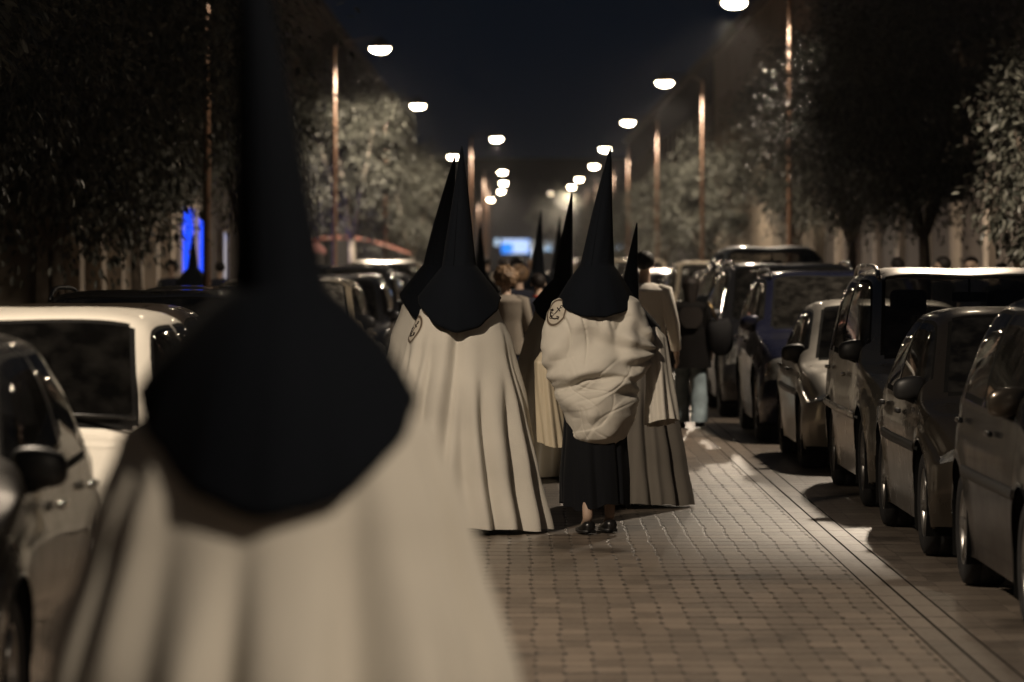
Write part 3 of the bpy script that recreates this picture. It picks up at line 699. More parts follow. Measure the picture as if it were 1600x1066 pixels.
# far cars: copies of small prototypes
far_src = {}
def far_car(x, y, paint, label, base=HATCH, gr=GR, **k):
    key = (paint, base['H'])
    if key not in far_src:
        r = place('parked_car', x, y, label, spec(base, paint=M[paint], **k), group=gr); far_src[key] = r
    else:
        r = copy_tree(far_src[key]); r.location = (x, y, 0); tag(r, label, 'car', gr)
    return r
SV2 = spec(SUV, rails=False)
for x, y, p, lb, ba in ((3.35, 61.5, 'p_silver2', 'pale silver far car left of the beige one', HATCH), (3.45, 67, 'p_beige', 'beige tall far car above the pale silver far one', SV2), (3.4, 72.6, 'p_silver', 'silver far car in the middle right of the row', HATCH),
                        (3.3, 78, 'p_graph', 'dark far car between silver ones', HATCH), (3.4, 84, 'p_white', 'white far car by the shirted man', HATCH), (3.2, 92, 'p_silver', 'silver far car beyond the white far one', HATCH), (3.1, 101, 'p_beige', 'beige far car near the half-lit tree', SV2),
                        (3.0, 112, 'p_silver2', 'pale far car low under the right lamps', HATCH), (2.9, 124, 'p_white', 'white farthest-but-one car on the right', HATCH), (2.8, 140, 'p_beige', 'beige farthest car on the right', SV2)):
    far_car(x, y, p, lb, ba)
for x, y, p, lb, ba in ((-2.5, 58, 'p_graph', 'dark far car on the left before the tent', HATCH), (-2.5, 64, 'p_silver', 'silver far car on the left behind the paired hoods', HATCH), (-2.5, 70.5, 'p_graph', 'dark far car beyond the left silver far one', HATCH), (-2.5, 77, 'p_beige', 'beige far car on the left', SV2), (-2.5, 86, 'p_graph', 'dark far car by the orange tent', HATCH), (-2.4, 98, 'p_white', 'white farthest car on the left', HATCH)):
    far_car(x, y, p, lb, ba, GL_)

# ------------------------------------------------------------------ people
def skin_chain(name, verts, edges, radii, mat, parent, sub=2, root=0):
    me = bpy.data.meshes.new(name); me.from_pydata([tuple(v) for v in verts], edges, []); me.materials.append(mat)
    o = bpy.data.objects.new(name, me); COL.objects.link(o); o.parent = parent
    md = o.modifiers.new('skin', 'SKIN'); md.use_smooth_shade = True; md.branch_smoothing = .6
    for i, r in enumerate(radii):
        sv = me.skin_vertices[0].data[i]; sv.radius = r if isinstance(r, tuple) else (r, r); sv.use_root = (i == root)
    ss = o.modifiers.new('sub', 'SUBSURF'); ss.levels = sub; ss.render_levels = sub
    return o
def skeleton(h, face=1., stride=.16, arms='down', lift=None):
    """joint positions, person walking towards +y; h = height"""
    k = h/1.75
    J = dict(pelvis=(0, 0, .95), spine=(0, .01, 1.15), chest=(0, 0, 1.34), neck=(0, .01, 1.49), head0=(0, .015, 1.57), head1=(0, .02, 1.66), head2=(0, .02, 1.70),
             hipl=(-.09, 0, .92), hipr=(.09, 0, .92), kneel=(-.095, stride*.5+.03, .50), kneer=(.095, -stride*.25+.03, .49), ankl=(-.095, stride, .09), ankr=(.095, -stride, .11),
             toel=(-.11, stride+.16, .035), toer=(.11, -stride+.15, .03), shl=(-.17, 0, 1.41), shr=(.17, 0, 1.41))
    if arms == 'down': J.update(ell=(-.24, -.04, 1.12), elr=(.24, .02, 1.12), wrl=(-.25, .07, .88), wrr=(.25, .14, .90))
    elif arms == 'front': J.update(ell=(-.22, -.02, 1.13), elr=(.22, -.02, 1.13), wrl=(-.08, .22, 1.06), wrr=(.08, .22, 1.06))
    return {a: Vector(b)*k for a, b in J.items()}, k
def body(root, J, k, hands=True, name='body'):
    v = []; e = []; r = []
    def add(p, rad_, par=None):
        v.append(Vector(p)); r.append(tuple(q*k for q in rad_) if isinstance(rad_, tuple) else rad_*k)
        if par is not None: e.append((par, len(v)-1))
        return len(v)-1
    p = add(J['pelvis'], (.15, .10)); s = add(J['spine'], (.13, .09), p); c = add(J['chest'], (.15, .095), s); n = add(J['neck'], .052, c)
    h0 = add(J['head0'], (.062, .075), n); h1 = add(J['head1'], (.075, .092), h0); add(J['head2'], (.055, .07), h1)
    # nose and chin, ears
    hd = J['head0']; kk = k
    add(hd+Vector((0, .10, -.005))*kk, .012, h0); add(hd+Vector((0, .115, .045))*kk, .010, h1)
    for sx in (-1, 1): add(hd+Vector((sx*.088, .0, .045))*kk, (.008, .018), h1)
    for q in 'lr':
        a = add(J['hip'+q], .085, p); b = add(J['knee'+q], .052, a); m = add(J['knee'+q].lerp(J['ank'+q], .35)+Vector((0, -.012, 0)), .052, b); d = add(J['ank'+q], .034, m); add(J['toe'+q], (.034, .022), d)
        a = add(J['sh'+q], .052, c); b = add(J['el'+q], .036, a); d = add(J['wr'+q], .025, b)
        if hands:
            dr = (J['wr'+q]-J['el'+q]).normalized(); sd = Vector((1 if q == 'l' else -1, 0, 0)); fw_ = Vector((0, 1, 0))
            pm = add(J['wr'+q]+dr*.055*k, (.022, .034), d)
            for f in range(4):
                off = fw_*(.027-.018*f)*k; L_ = (.075, .082, .076, .060)[f]*k
                a1 = add(v[pm]+dr*.045*k+off, .0095, pm); a2 = add(v[a1]+dr*L_*.5+sd*.008*k, .0085, a1); add(v[a2]+dr*L_*.35+sd*.022*k, .0075, a2)
            t1 = add(v[pm]+fw_*.038*k+dr*.0+sd*.01*k, .011, pm); add(v[t1]+fw_*.014*k+dr*.035*k+sd*.012*k, .009, t1)
    return skin_chain(name, v, e, r, M['skin'], root)
def shoe(root, an, to, mat=None, k=1., heel=.0, name='shoe'):
    mb = MB(); rows = []; d = (to-an); d.z = 0; d = d.normalized(); sd = Vector((d.y, -d.x, 0))
    base = an-d*.055*k; Ls = .27*k; z0 = max(0.002, an.z-.088*k)
    for i in range(14):
        t = i/13; w = .026+.024*math.sin(PI*min(1, .12+t*.80))+.004*math.sin(2*PI*t); hgt = lerp(.085, .035, min(1, t*1.5)**.8)*(1 if t < .97 else .6)
        if i in (0, 13): w *= .55; hgt *= .7
        row = []
        for q in range(12):
            a = 2*PI*q/12; x = math.copysign(abs(math.cos(a))**.7, math.cos(a))*w*k; z = (math.sin(a)*.5+.5)**.9*hgt*k
            lift = heel*(1-t)**1.5
            row.append(base+d*Ls*t+sd*x+Vector((0, 0, z0-base.z+z+lift)))
        rows.append(row)
    V = mb.grid(rows, closed_v=True); mb.face(V[0][::-1]); mb.face(V[-1])
    o = mb.build(name, mat or M['shoe'], root)
    mb = MB(); rows = []
    for i in range(10):
        t = i/9; w = .03+.022*math.sin(PI*min(1, .12+t*.8)); lift = heel*(1-t)**1.5
        rows.append([base+d*Ls*t*1.01+sd*w*k*s_+Vector((0, 0, z0-base.z+z_+lift)) for s_, z_ in ((-1.04, .0), (-1.04, .018), (1.04, .018), (1.04, 0))])
    V = mb.grid(rows, closed_v=True); mb.face(V[0][::-1]); mb.face(V[-1]); mb.build('sole', M['dark_plastic'], o)
    return o

def hood(root, k=1., lean=(0., 0.), base=(0., 0., 1.69), tip=2.43, rb=.085, hw=.265, seed=1, drop=.22, zs=1.49, mat=None, hd=.28, kw=.180, kz=.09):
    """tall pointed hood with its shoulder cape, one cloth"""
    mb = MB(); rows = []; n = 72; rr = random.Random(seed)
    bx, by, bz = base
    ph = [rr.random()*6 for _ in range(4)]
    for i in range(34):
        t = i/33                                    # tip -> base
        z = lerp(tip, bz, t); cx = bx+lean[0]*(1-t)**1.15; cy = by+lean[1]*(1-t)
        r = .004+(rb-.004)*t**.93
        row = []
        for q in range(n):
            a = 2*PI*q/n
            f = 1+.03*math.sin(3*a+ph[0]+2*t)*t+.012*math.sin(9*a+ph[1]+t*9)*t
            row.append((cx+r*f*math.cos(a), cy+r*1.12*f*math.sin(a), z))
        rows.append(row)
    for i in range(1, 30):
        t = i/29
        row = []
        for q in range(n):
            a = 2*PI*q/n; ca, sa = math.cos(a), math.sin(a)
            p0 = Vector((bx+rb*ca, by+rb*1.12*sa, bz)); c1 = Vector((kw*ca, .25*sa, bz-kz))
            hz = zs-drop*abs(sa)**1.35*(1 if sa < 0 else .8)
            p2 = Vector((hw*ca, hd*sa, hz))
            p = p0*(1-t)**2+c1*2*t*(1-t)+p2*t*t
            w = t*t*(.004*math.sin(5*a+ph[2])+.0035*math.sin(11*a+ph[3])+.002*math.sin(23*a))
            p += Vector((ca, sa, 0))*w
            p.z += .004*t*math.sin(11*a+ph[1])
            row.append(p)
        rows.append(row)
    # hem turned under
    rows.append([Vector(p)*1+Vector((-.008*math.cos(2*PI*q/n), -.008*math.sin(2*PI*q/n), .004)) for q, p in enumerate(rows[-1])])
    V = mb.grid(rows, closed_v=True); mb.face(V[0][::-1])
    o = mb.build('hood', mat or M['hood'], root)
    # seam down the back
    pts = []
    for i in range(30):
        t = i/29; z = lerp(tip-.05, bz, t); r = .004+(rb-.004)*((tip-z)/(tip-bz))**.93; tt = (tip-z)/(tip-bz)
        pts.append((bx+lean[0]*(1-tt)**1.15-.35*r, by+lean[1]*(1-tt)-1.12*r*.99, z))
    mb = MB(); mb.tube(pts, .0022, 5); mb.build('seam', M['hood'], o)
    o.scale = (k, k, k)
    return o
def robe(root, prof, seed, nf=15, amp=.034, mat='robe', depth=.78, z0=.03, name='robe', k=1., wave=.012, cx=0.):
    """prof: [(z, half width)] bottom up"""
    rr = random.Random(seed); mb = MB(); rows = []; n = 300; m = 80
    folds = []
    for q in range(nf):
        a = 2*PI*(q+rr.uniform(-.3, .3))/nf
        folds.append((a, rr.uniform(.07, .17), rr.uniform(.5, 1.25), rr.uniform(-.16, .16), rr.uniform(-.5, .5), rr.uniform(.72, 1.12)))
    top = prof[-1][0]
    for i in range(m+1):
        z = lerp(z0, top, i/m); w = interp(prof, z); t = 1-(z-z0)/(top-z0)
        row = []
        for q in range(n):
            a = 2*PI*q/n; f = 0
            for (a0, wd, A, dr, asym, st) in folds:
                env = min(1, max(0, (t-(1-st))/.28)); env = env*env*(3-2*env)
                d = (a-a0-dr*(1-t)*1.2+.03*math.sin(5*t+a0)+PI) % (2*PI)-PI
                ww = wd*(1.25-.35*t)
                x = d/ww; x = x*(1+asym*(1 if x > 0 else -1)*.6)
                f -= A*env*(math.exp(-x*x*1.8)*1.25-.45*math.exp(-(abs(x)-1.5)**2*1.2))
            fine = noise.noise(Vector((math.cos(a)*3, math.sin(a)*3, z*1.6+seed)))*.5
            r = 1.; am = amp*(.38+.62*t)
            off = am*f+fine*.022*(.3+t)
            dd = depth*(.74+.26*min(1, max(0, (1.46-z)/.5)))
            x_ = (w+off)*math.cos(a); y_ = (w*dd+off)*math.sin(a)
            zz = z+(wave*math.sin(3*a+seed)+.006*math.sin(11*a+seed*2))*max(0, t-.8)*5
            row.append((cx+x_, y_, zz))
        rows.append(row)
    V = mb.grid(rows, closed_v=True); mb.face(V[-1])
    # turned hem
    rows2 = [[(v.co.x, v.co.y, v.co.z) for v in V[0]], [(v.co.x*.985, v.co.y*.985, v.co.z+.035) for v in V[0]]]
    mb.grid(rows2, closed_v=True)
    # stitched hem line
    o = mb.build(name, M[mat], root); o.scale = (k, k, k)
    return o
from mathutils.bvhtree import BVHTree
def emblem(root, Mx, s=1., target=None):
    """round cloth badge: ring, anchor crossed with the letters; built flat in x(right) z(up), facing -y, then placed by Mx"""
    def fl(pts, th=.0012, y=0.): return [Vector((x, y, z)) for x, z in pts]
    me_ = target.data; bvh = BVHTree.FromPolygons([v.co for v in me_.vertices], [p.vertices for p in me_.polygons])
    nd = (Mx.to_3x3() @ Vector((0, 1, 0))).normalized()
    def press(mb_):      # lay the badge on the cloth beneath it
        for v in mb_.bm.verts:
            off = v.co.y; q = Mx @ (Vector((v.co.x, 0, v.co.z))*s); h_ = bvh.ray_cast(q-nd*.35, nd, .8)
            v.co = (h_[0] if h_[0] is not None else q)-nd*(.004-off)
    base = MB(); n = 40
    def disc(mb, r0x, r0z, y, y2, inner=None):
        outer = [(r0x*math.cos(2*PI*q/n), r0z*math.sin(2*PI*q/n)) for q in range(n)]
        if inner is None:
            V = mb.grid([[Vector((x, yy, z)) for x, z in outer] for yy in (y, y2)], closed_v=True); mb.face(V[1], False); mb.face(V[0][::-1], False)
        else:
            inn = [(x*inner, z*inner) for x, z in outer]
            mb.grid([[Vector((x, y, z)) for x, z in outer], [Vector((x, y2, z)) for x, z in outer], [Vector((x, y2, z)) for x, z in inn], [Vector((x, y, z)) for x, z in inn]], closed_v=True, closed_u=True, smooth=False)
    base.grid([[Vector((.070*r_*math.cos(2*PI*q/n), 0, .087*r_*math.sin(2*PI*q/n))) for q in range(n)] for r_ in (1, .8, .6, .4, .2, .02)], closed_v=True)
    press(base)
    b = base.build('emblem', M['emb_white'], root)
    ring = MB(); disc(ring, .0655, .082, -.000, -.0018, .84)
    press(ring)
    ring.build('emblem_ring', M['emb_ring'], b)
    an = MB(); yy = -.001
    def line(pts, r=.0033): an.tube([Vector((x, yy, z)) for x, z in pts], r, 6)
    T = lambda x, z: (x*math.cos(-.45)-z*math.sin(-.45), x*math.sin(-.45)+z*math.cos(-.45))
    line([T(.0, .036), T(0, -.038)])                                        # shank
    line([T(-.016, .022), T(.016, .022)], .004)                            # stock
    line([T(.0075*math.cos(a), .044+.0075*math.sin(a)) for a in [2*PI*q/14 for q in range(15)]], .0024)
    line([T(.037*math.sin(a), -.002-.037*math.cos(a)) for a in [lerp(-1.25, 1.25, q/16) for q in range(17)]], .0042)
    for sx in (-1, 1):
        ex, ez = .037*math.sin(1.25)*sx, -.002-.037*math.cos(1.25)
        line([T(ex-sx*.012, ez+.001), T(ex+sx*.001, ez+.009), T(ex+sx*.009, ez-.006)], .004)
    # letters beside the shank: a small E joined to the anchor's curve
    line([(-.030, -.008), (-.030, -.042)], .0028)
    for dz in (-.010, -.026, -.042): line([(-.030, dz), (-.014, dz-.001)], .0026)
    line([(-.036, .006), (-.022, .006)], .003); line([(-.029, .012), (-.029, -.0)], .003)
    press(an)
    an.build('emblem_anchor', M['emb_dark'], b)
    return b
def penitent(x, y, label, k=1., lean=(0, 0), tip=2.43, seed=1, prof=None, mat='robe', nf=15, amp=.034, hoodk=None, rz=0., hw=.265, bx=0., **kw):
    root = empty('person', (x, y, 0), label, 'person', 'hooded walkers', rz)
    J, kk = skeleton(1.70*k, stride=.12, arms='front')
    body(root, J, kk, hands=False)
    for q in 'lr': shoe(root, J['ank'+q], J['toe'+q], k=k)
    prof = prof or [(.03, .565), (.38, .49), (.79, .42), (1.19, .33), (1.41, .25), (1.48, .16)]
    robe(root, [(a, b) for a, b in prof], seed, nf=nf, amp=amp, mat=mat, k=k)
    hood(root, k=hoodk or k, lean=lean, tip=tip, seed=seed, base=(bx, .0, 1.69), hw=hw, **kw)
    return root
# foreground, far out of focus
P1 = [(.03, .60), (.5, .53), (.95, .44), (1.25, .355), (1.42, .295), (1.50, .17)]
penitent(-.445, 7.75, 'walker in black pointed hood and white robe filling the left foreground, out of focus', lean=(-.066, 0), tip=2.46, seed=5, prof=P1, hw=.266, amp=.050, nf=24, kw=.20, kz=.075, rb=.092)
# the pair behind
f2 = penitent(-.345, 26.0, 'walker in white pleated robe, front one of the joined pair with back to us', lean=(.015, 0), tip=2.445, seed=12, nf=18, amp=.046, rb=.108)
emblem(f2, target=[c for c in f2.children if c.name.startswith('robe')][0], s=1., Mx=Matrix.Translation((-.292, -.06, 1.285)) @ Matrix.Rotation(rad(-68), 4, 'Z') @ Matrix.Rotation(rad(8), 4, 'X'))
penitent(-.52, 28.2, 'hooded walker half hidden at the left of the front one of the joined pair', lean=(.115, 0), tip=2.44, seed=23, rb=.108)
# smaller one ahead of the gathered cape, white robe's shade put into its cloth colour
penitent(.80, 28.6, 'short hooded walker in white robe darkened as if shaded, ahead of the one with gathered cape', k=.84, lean=(.07, 0), tip=2.36, seed=31, prof=[(.03, .53), (.4, .47), (.8, .40), (1.2, .31), (1.41, .25), (1.48, .16)], amp=.045, nf=11, mat='robe_shaded')
penitent(.395, 32.5, 'hooded walker in shiny pale robe just left behind the gathered cape', k=.93, lean=(.07, 0), tip=2.43, seed=41, mat='satin')
penitent(.27, 47.5, 'hooded walker far off, thin hood left of the shiny robed one', k=.93, lean=(.05, 0), tip=2.46, seed=43)
penitent(.55, 51.5, 'hooded walker farthest, hood tip just left of the tallest hood', k=.93, lean=(.03, 0), tip=2.43, seed=44)
penitent(-.41, 50., 'hooded walker far off, tip just right of the joined pair', k=.9, seed=46, tip=2.4)
penitent(-4.70, 60, 'hooded walker on the left pavement, silhouetted before the blue shop light', k=.93, seed=47, tip=2.24, hw=.27)

# the walker with the gathered cape
f3 = empty('person', (.52, 25.9, 0), 'walker with white cape gathered up at the back over a black cassock', 'person', 'hooded walkers')
J, kk = skeleton(1.70, stride=.13, arms='front')
J['ankl'] = Vector((-.055, -.20, .10)); J['kneel'] = Vector((-.075, -.02, .48)); J['toel'] = Vector((-.085, -.04, .03))
J['ankr'] = Vector((.085, -.05, .10)); J['kneer'] = Vector((.085, .06, .50)); J['toer'] = Vector((.06, .12, .03))
body(f3, J, kk, hands=False)
shoe(f3, J['ankl'], J['toel'], heel=.0); shoe(f3, J['ankr'], J['toer'], heel=.0)
robe(f3, [(.17, .215), (.35, .215), (.62, .20), (.95, .18), (1.2, .16)], 61, nf=9, amp=.012, mat='black', z0=.17, name='cassock', depth=.95, wave=.02, cx=-.008)
hood(f3, lean=(.085, 0), tip=2.435, seed=62, base=(.005, 0, 1.69), hw=.25, zs=1.47, drop=.105, hd=.27, rb=.108)
def drape():
    # outline measured from the photo: z -> (left, right) from the body's axis
    L_ = [(.505, -.03), (.53, -.09), (.62, -.165), (.74, -.215), (.86, -.26), (.95, -.295), (1.02, -.315), (1.08, -.335), (1.17, -.36), (1.27, -.35), (1.38, -.315), (1.46, -.28), (1.52, -.18)]
    R_ = [(.505, .03), (.53, .12), (.62, .20), (.74, .245), (.86, .265), (.95, .285), (1.02, .31), (1.08, .345), (1.17, .37), (1.27, .365), (1.38, .325), (1.46, .28), (1.52, .18)]
    mb = MB(); rows = []; n, m = 340, 230
    for i in range(m+1):
        t = i/m; z = .505+(1.52-.505)*t; l, r = interp(L_, z), interp(R_, z); c = (l+r)/2; w = (r-l)/2
        dep = interp([(.505, .05), (.53, .14), (.6, .215), (.75, .26), (.92, .27), (1.1, .235), (1.3, .205), (1.52, .12)], z)
        row = []
        for q in range(n):
            a = 2*PI*q/n; ca, sa = math.cos(a), math.sin(a)
            x = c+w*ca; y = dep*sa*(1.0 if sa < 0 else .8)-.03
            # swags hanging between the two arms: curved folds, strongest low down
            low = max(0, min(1, (1.05-z)/.35)); hi = max(0, min(1, (z-.98)/.25))
            s_ = z-1.3*(x+.02)**2-.30*x+.10*noise.noise(Vector((x*4, z*4, 3.)))
            sw = (.35+.9*abs(noise.noise(Vector((x*3, z*5, 11.)))))*math.sin(s_*33+1.3*noise.noise(Vector((x*3.5, z*2, 7))))
            sw = (abs(sw)**.6)*math.copysign(1, sw)
            f = .0155*low*sw
            # tension folds radiating from the right elbow and the left hip
            for (px, pz, fr, A, rng) in ((.44, 1.14, 12, .015, .70), (-.42, .96, 9, .013, .50), (.34, .86, 8, .010, .40)):
                dx, dz = x-px, z-pz; d = math.hypot(dx, dz); an = math.atan2(dz, dx)
                g = math.exp(-(d/rng)**2)*min(1, d/.08)
                f += A*g*math.sin(an*fr+2*noise.noise(Vector((dx*3, dz*3, px*9))))
            # soft vertical folds at the top
            f += .013*hi*math.sin(x*34+2.4*noise.noise(Vector((x*2.5, z*1.3, 1.))))*(.5+.5*noise.noise(Vector((x*4, z*2, 5.)))*1.5)
            # the overhang: upper cloth pouches over the lower at z ~ .97
            lip = .97+.05*math.sin(x*7+1)+.03*noise.noise(Vector((x*6, 0, 2.)))
            lk = .35+.65*max(0, min(1, .5+1.6*noise.noise(Vector((x*4.5, 3., 2.)))))
            f += lk*(.018*math.exp(-((z-lip-.02)/.035)**2)-.026*math.exp(-((z-lip+.028)/.018)**2))
            f += .014*noise.noise(Vector((x*5.5, y*3, z*6)))+.004*noise.noise(Vector((x*13, y*6, z*13)))
            def crease(u_, v_, k_, wd): return -max(0., 1-abs(noise.noise(Vector((u_, v_, k_))))/wd)**1.5
            A1 = x*.8+z*.6; A2 = -x*.6+z*.8
            mid = math.exp(-((z-.93)/.17)**2)
            f += .005*(.1+.9*max(low, mid))*crease(A1*3.0, A2*7.5, 21., .17)+.0035*(.1+.9*max(low, mid))*crease(A1*11+1.5*noise.noise(Vector((x*4, z*4, 1))), A2*4.5, 5., .12)
            f += .010*hi*crease(x*8+noise.noise(Vector((x*3, z*3, 8.))), z*2.2, 31., .2)
            f *= (1 if sa < .3 else .5)
            row.append((x+ca*f*.7, y+sa*f*1.5, z))
        rows.append(row)
    V = mb.grid(rows, closed_v=True); mb.face(V[0][::-1]); mb.face(V[-1])
    return mb.build('cape', M['robe'], f3)
dr_ = drape()
def sleeve(side, cx, top, bot, wt, wb, y, seed, mat='robe', tilt=0.):
    mb = MB(); rows = []; n, m = 110, 60; rr = random.Random(seed); ph = rr.random()*6
    for i in range(m+1):
        t = i/m; z = lerp(top, bot, t); w = lerp(wt, wb, t**.8)*min(1, .25+t*7); row = []
        for q in range(n):
            a = 2*PI*q/n; f = 1+(.13*math.sin(5*a+ph+1.5*t)+.10*math.sin(9*a+ph*2-t))*t**.6
            f += .12*noise.noise(Vector((math.cos(a)*2, math.sin(a)*2, z*3+seed)))
            row.append((cx+tilt*t+w*f*math.cos(a), y+w*1.1*f*math.sin(a), z+.03*math.cos(a+1)*t*side))
        rows.append(row)
    V = mb.grid(rows, closed_v=True); mb.face(V[0][::-1])
    mb.grid([[v.co.copy() for v in V[-1]], [(cx+tilt+(v.co.x-cx-tilt)*.9, y+(v.co.y-y)*.9, v.co.z+.04) for v in V[-1]]], closed_v=True)
    return mb.build('sleeve', M[mat], f3)
sleeve(1, .375, 1.30, .69, .055, .100, .10, 3, tilt=.045)
sleeve(-1, -.335, 1.14, .56, .06, .088, .20, 8, mat='satin', tilt=.06)
emblem(f3, target=dr_, s=1.12, Mx=Matrix.Translation((-.262, -.135, 1.40)) @ Matrix.Rotation(rad(-24), 4, 'Z') @ Matrix.Rotation(rad(-14), 4, 'X') @ Matrix.Rotation(rad(18), 4, 'Y'))

# ordinary passers-by
def walker(x, y, h, label, top, bottom, hair, rz=0., hairstyle='short', shoes='shoe', stride=.2, wide=1., top_len=.85, flare=.0, collar=None, arms='down', grp='passers-by', sleeves=True):
    root = empty('person', (x, y, 0), label, 'person', grp, rz)
    J, k = skeleton(h, stride=stride, arms=arms)
    body(root, J, k)
    for q in 'lr': shoe(root, J['ank'+q], J['toe'+q], k=k, heel=.03 if q == 'r' else 0, mat=M[shoes])
    # top: torso with both sleeves, one surface of rings + skinned sleeves
    mb = MB(); rows = []; n = 48
    prof = [(top_len, .175+flare), (1.0, .16+flare*.6), (1.18, .155+flare*.25), (1.32, .175), (1.41, .185), (1.455, .12), (1.475, .065)]
    for i in range(40):
        z = lerp(prof[0][0], prof[-1][0], i/39); w = interp(prof, z)*wide; row = []
        for q in range(n):
            a = 2*PI*q/n; f = 1+.02*math.sin(6*a+z*7)*(1.5-z)+.05*noise.noise(Vector((math.cos(a)*2, math.sin(a)*2, z*4+x)))
            row.append((w*f*math.cos(a)*k, w*.68*f*math.sin(a)*k+.005, z*k))
        rows.append(row)
    mb.grid(rows, closed_v=True)
    for q in 'lr':
        a, b, c_ = J['sh'+q], J['el'+q], J['wr'+q]; sx = -1 if q == 'l' else 1
        a0 = a+Vector((-sx*.05, 0, 0))
        mb.tube([a0, a+Vector((sx*.0, 0, -.01)), a.lerp(b, .5), b, b.lerp(c_, .5), c_.lerp(b, .06)], [.055*k*wide, .068*k*wide, .058*k*wide, .052*k*wide, .048*k, .042*k], 14)
    mb.build('jacket', M[top], root)
    if collar:
        mb = MB(); mb.lathe([(.062*k, 1.462*k), (.066*k, 1.47*k), (.064*k, 1.495*k), (.056*k, 1.50*k)], c=(0, .008, 0), seg=24); mb.build('collar', M[collar], root)
    # trousers
    mb = MB()
    for q in 'lr':
        a, b, c_ = J['hip'+q], J['knee'+q], J['ank'+q]; wl = 1.55 if bottom == 'denim' else 1.
        pts = [a+Vector((0, 0, .08)), a, a.lerp(b, .5), b, b.lerp(c_, .35), b.lerp(c_, .7), c_+Vector((0, -.01, -.02 if wl > 1 else .01))]
        rd = [.08, .098, .088, .07*(1+.25*(wl-1)), .066*wl, .064*wl, .064*wl]
        seg = 28; rows = []
        for i, p in enumerate(pts):
            rows.append([p+Vector((math.cos(2*PI*s_/seg), math.sin(2*PI*s_/seg), 0))*rd[i]*k*(1+.07*math.sin(4*2*PI*s_/seg+i)*(i/6)) for s_ in range(seg)])
        # resample for smoothness
        R2 = []
        for i in range(len(rows)-1):
            for t in (0, .33, .66): R2.append([rows[i][s_].lerp(rows[i+1][s_], t)+Vector((noise.noise(rows[i][s_]*9+Vector((0, 0, t*3))), noise.noise(rows[i][s_]*7+Vector((4, 0, t*3))), 0))*.012 for s_ in range(seg)])
        R2.append(rows[-1]); mb.grid(R2, closed_v=True)
    mb.build('trousers', M[bottom], root)
    # hair
    mb = MB(); hc = J['head1']+Vector((0, -.012, .0))*k; rows = []
    R = {'short': (.086, .100, .088), 'curly': (.128, .128, .118), 'bob': (.108, .115, .105), 'long': (.096, .105, .096), 'wavy': (.115, .12, .11)}[hairstyle]
    low = {'short': .02, 'curly': -.45, 'bob': -.6, 'long': -.3, 'wavy': -.5}[hairstyle]
    for i in range(22):
        t = i/21; ph_ = lerp(PI/2, -1.15, t); row = []
        for q in range(40):
            a = 2*PI*q/40; front = max(0, math.sin(a))
            pz = max(ph_, -1.2+1.35*front**.7) if hairstyle != 'short' else max(ph_, -.15-.85*max(0, -math.sin(a))**.6+.75*front**.6)
            r = math.cos(pz); d = Vector((math.cos(a)*r, math.sin(a)*r, math.sin(pz)))
            nz = {'curly': .18, 'bob': .05, 'short': .02, 'long': .03, 'wavy': .10}[hairstyle]
            f = 1+nz*noise.noise(d*(5 if hairstyle in ('curly', 'wavy') else 3)+Vector((x, 0, 0)))*1.6+nz*.7*noise.noise(d*13)
            p = Vector((d.x*R[0], d.y*R[1], d.z*R[2]))*f*k+hc
            if hairstyle == 'short' and sum(1 for _ in [0]) and math.sin(a) < 0: pass
            row.append(p)
        rows.append(row)
    V = mb.grid(rows, closed_v=True); mb.face(V[0][::-1])
    if hairstyle in ('bob', 'long'):
        Lh = .24 if hairstyle == 'long' else .14; rows = []
        for i in range(16):
            t = i/15; row = []
            for q in range(20):
                s_ = q/19; a = lerp(PI*1.02, PI*1.98, s_); w = lerp(.098, .055, t)
                row.append(hc+Vector((math.cos(a)*w, math.sin(a)*(.105-.02*t)-.01+.004*math.sin(q*2.1), -.01-Lh*t-.012*math.sin(q*1.7)*t))*k)
            rows.append(row)
        mb.grid(rows)
    mb.build('hair', M[hair], root)
    return root
walker(-.08, 40, 1.63, 'person with big curly light brown hair and grey knit top, right of the joined pair', 'grey_knit', 'navy', 'hair_brown', hairstyle='curly', wide=1.2, rz=-.1)
walker(.06, 45.5, 1.64, 'person with wavy brown hair just behind the curly-haired one', 'navy', 'navy', 'hair_brown', hairstyle='wavy')
walker(.245, 41.2, 1.58, 'dark-clothed person with short hair and thin red collar between the hoods', 'navy', 'navy', 'hair_dark', hairstyle='short', collar='red_trim', wide=1.1)
wm = walker(1.13, 35.5, 1.80, 'man in a white shirt with bare neck, turned to the right behind the small hood', 'white_shirt', 'navy', 'hair_dark', hairstyle='short', rz=-.2, top_len=.8, stride=.06, wide=1.1)
wo = walker(1.79, 41.5, 1.54, 'woman in dark top with sheer back, wide blue jeans and a shoulder bag', 'dark_top', 'denim', 'hair_dark', hairstyle='long', top_len=.70, flare=.045, wide=1.12, stride=.22)
k_ = 1.54/1.75
mb = MB(); rows = []
for i in range(16):
    t = i/15; z = lerp(1.40, 1.16, t)*k_; w = lerp(.115, .125, t)*math.sin(PI*min(.98, .25+.60*t))
    rows.append([(w*s_, -(.145+.0*t)*math.sqrt(max(0, 1-(w*s_/.24)**2))-.008*t, z) for s_ in [q/10-1 for q in range(21)]])
mb.grid(rows); mb.build('back_panel', M['sheer'], wo)
bag = empty('handbag', (1.79+.29, 41.42, .93), 'soft black shoulder bag with a chain strap on the jeans-wearing woman', 'handbag')
mb = MB(); rows = []
for i in range(18):
    t = i/17; z = lerp(.18, -.17, t); w = .06+.10*math.sin(PI*(.12+.74*t))+.01*math.sin(9*t); row = []
    for q in range(24):
        a = 2*PI*q/24; row.append((w*math.copysign(abs(math.cos(a))**.8, math.cos(a))*.85+.02*t, .055*math.sin(PI*(.1+.85*t))*math.sin(a), z+.02*math.cos(a*2)))
    rows.append(row)
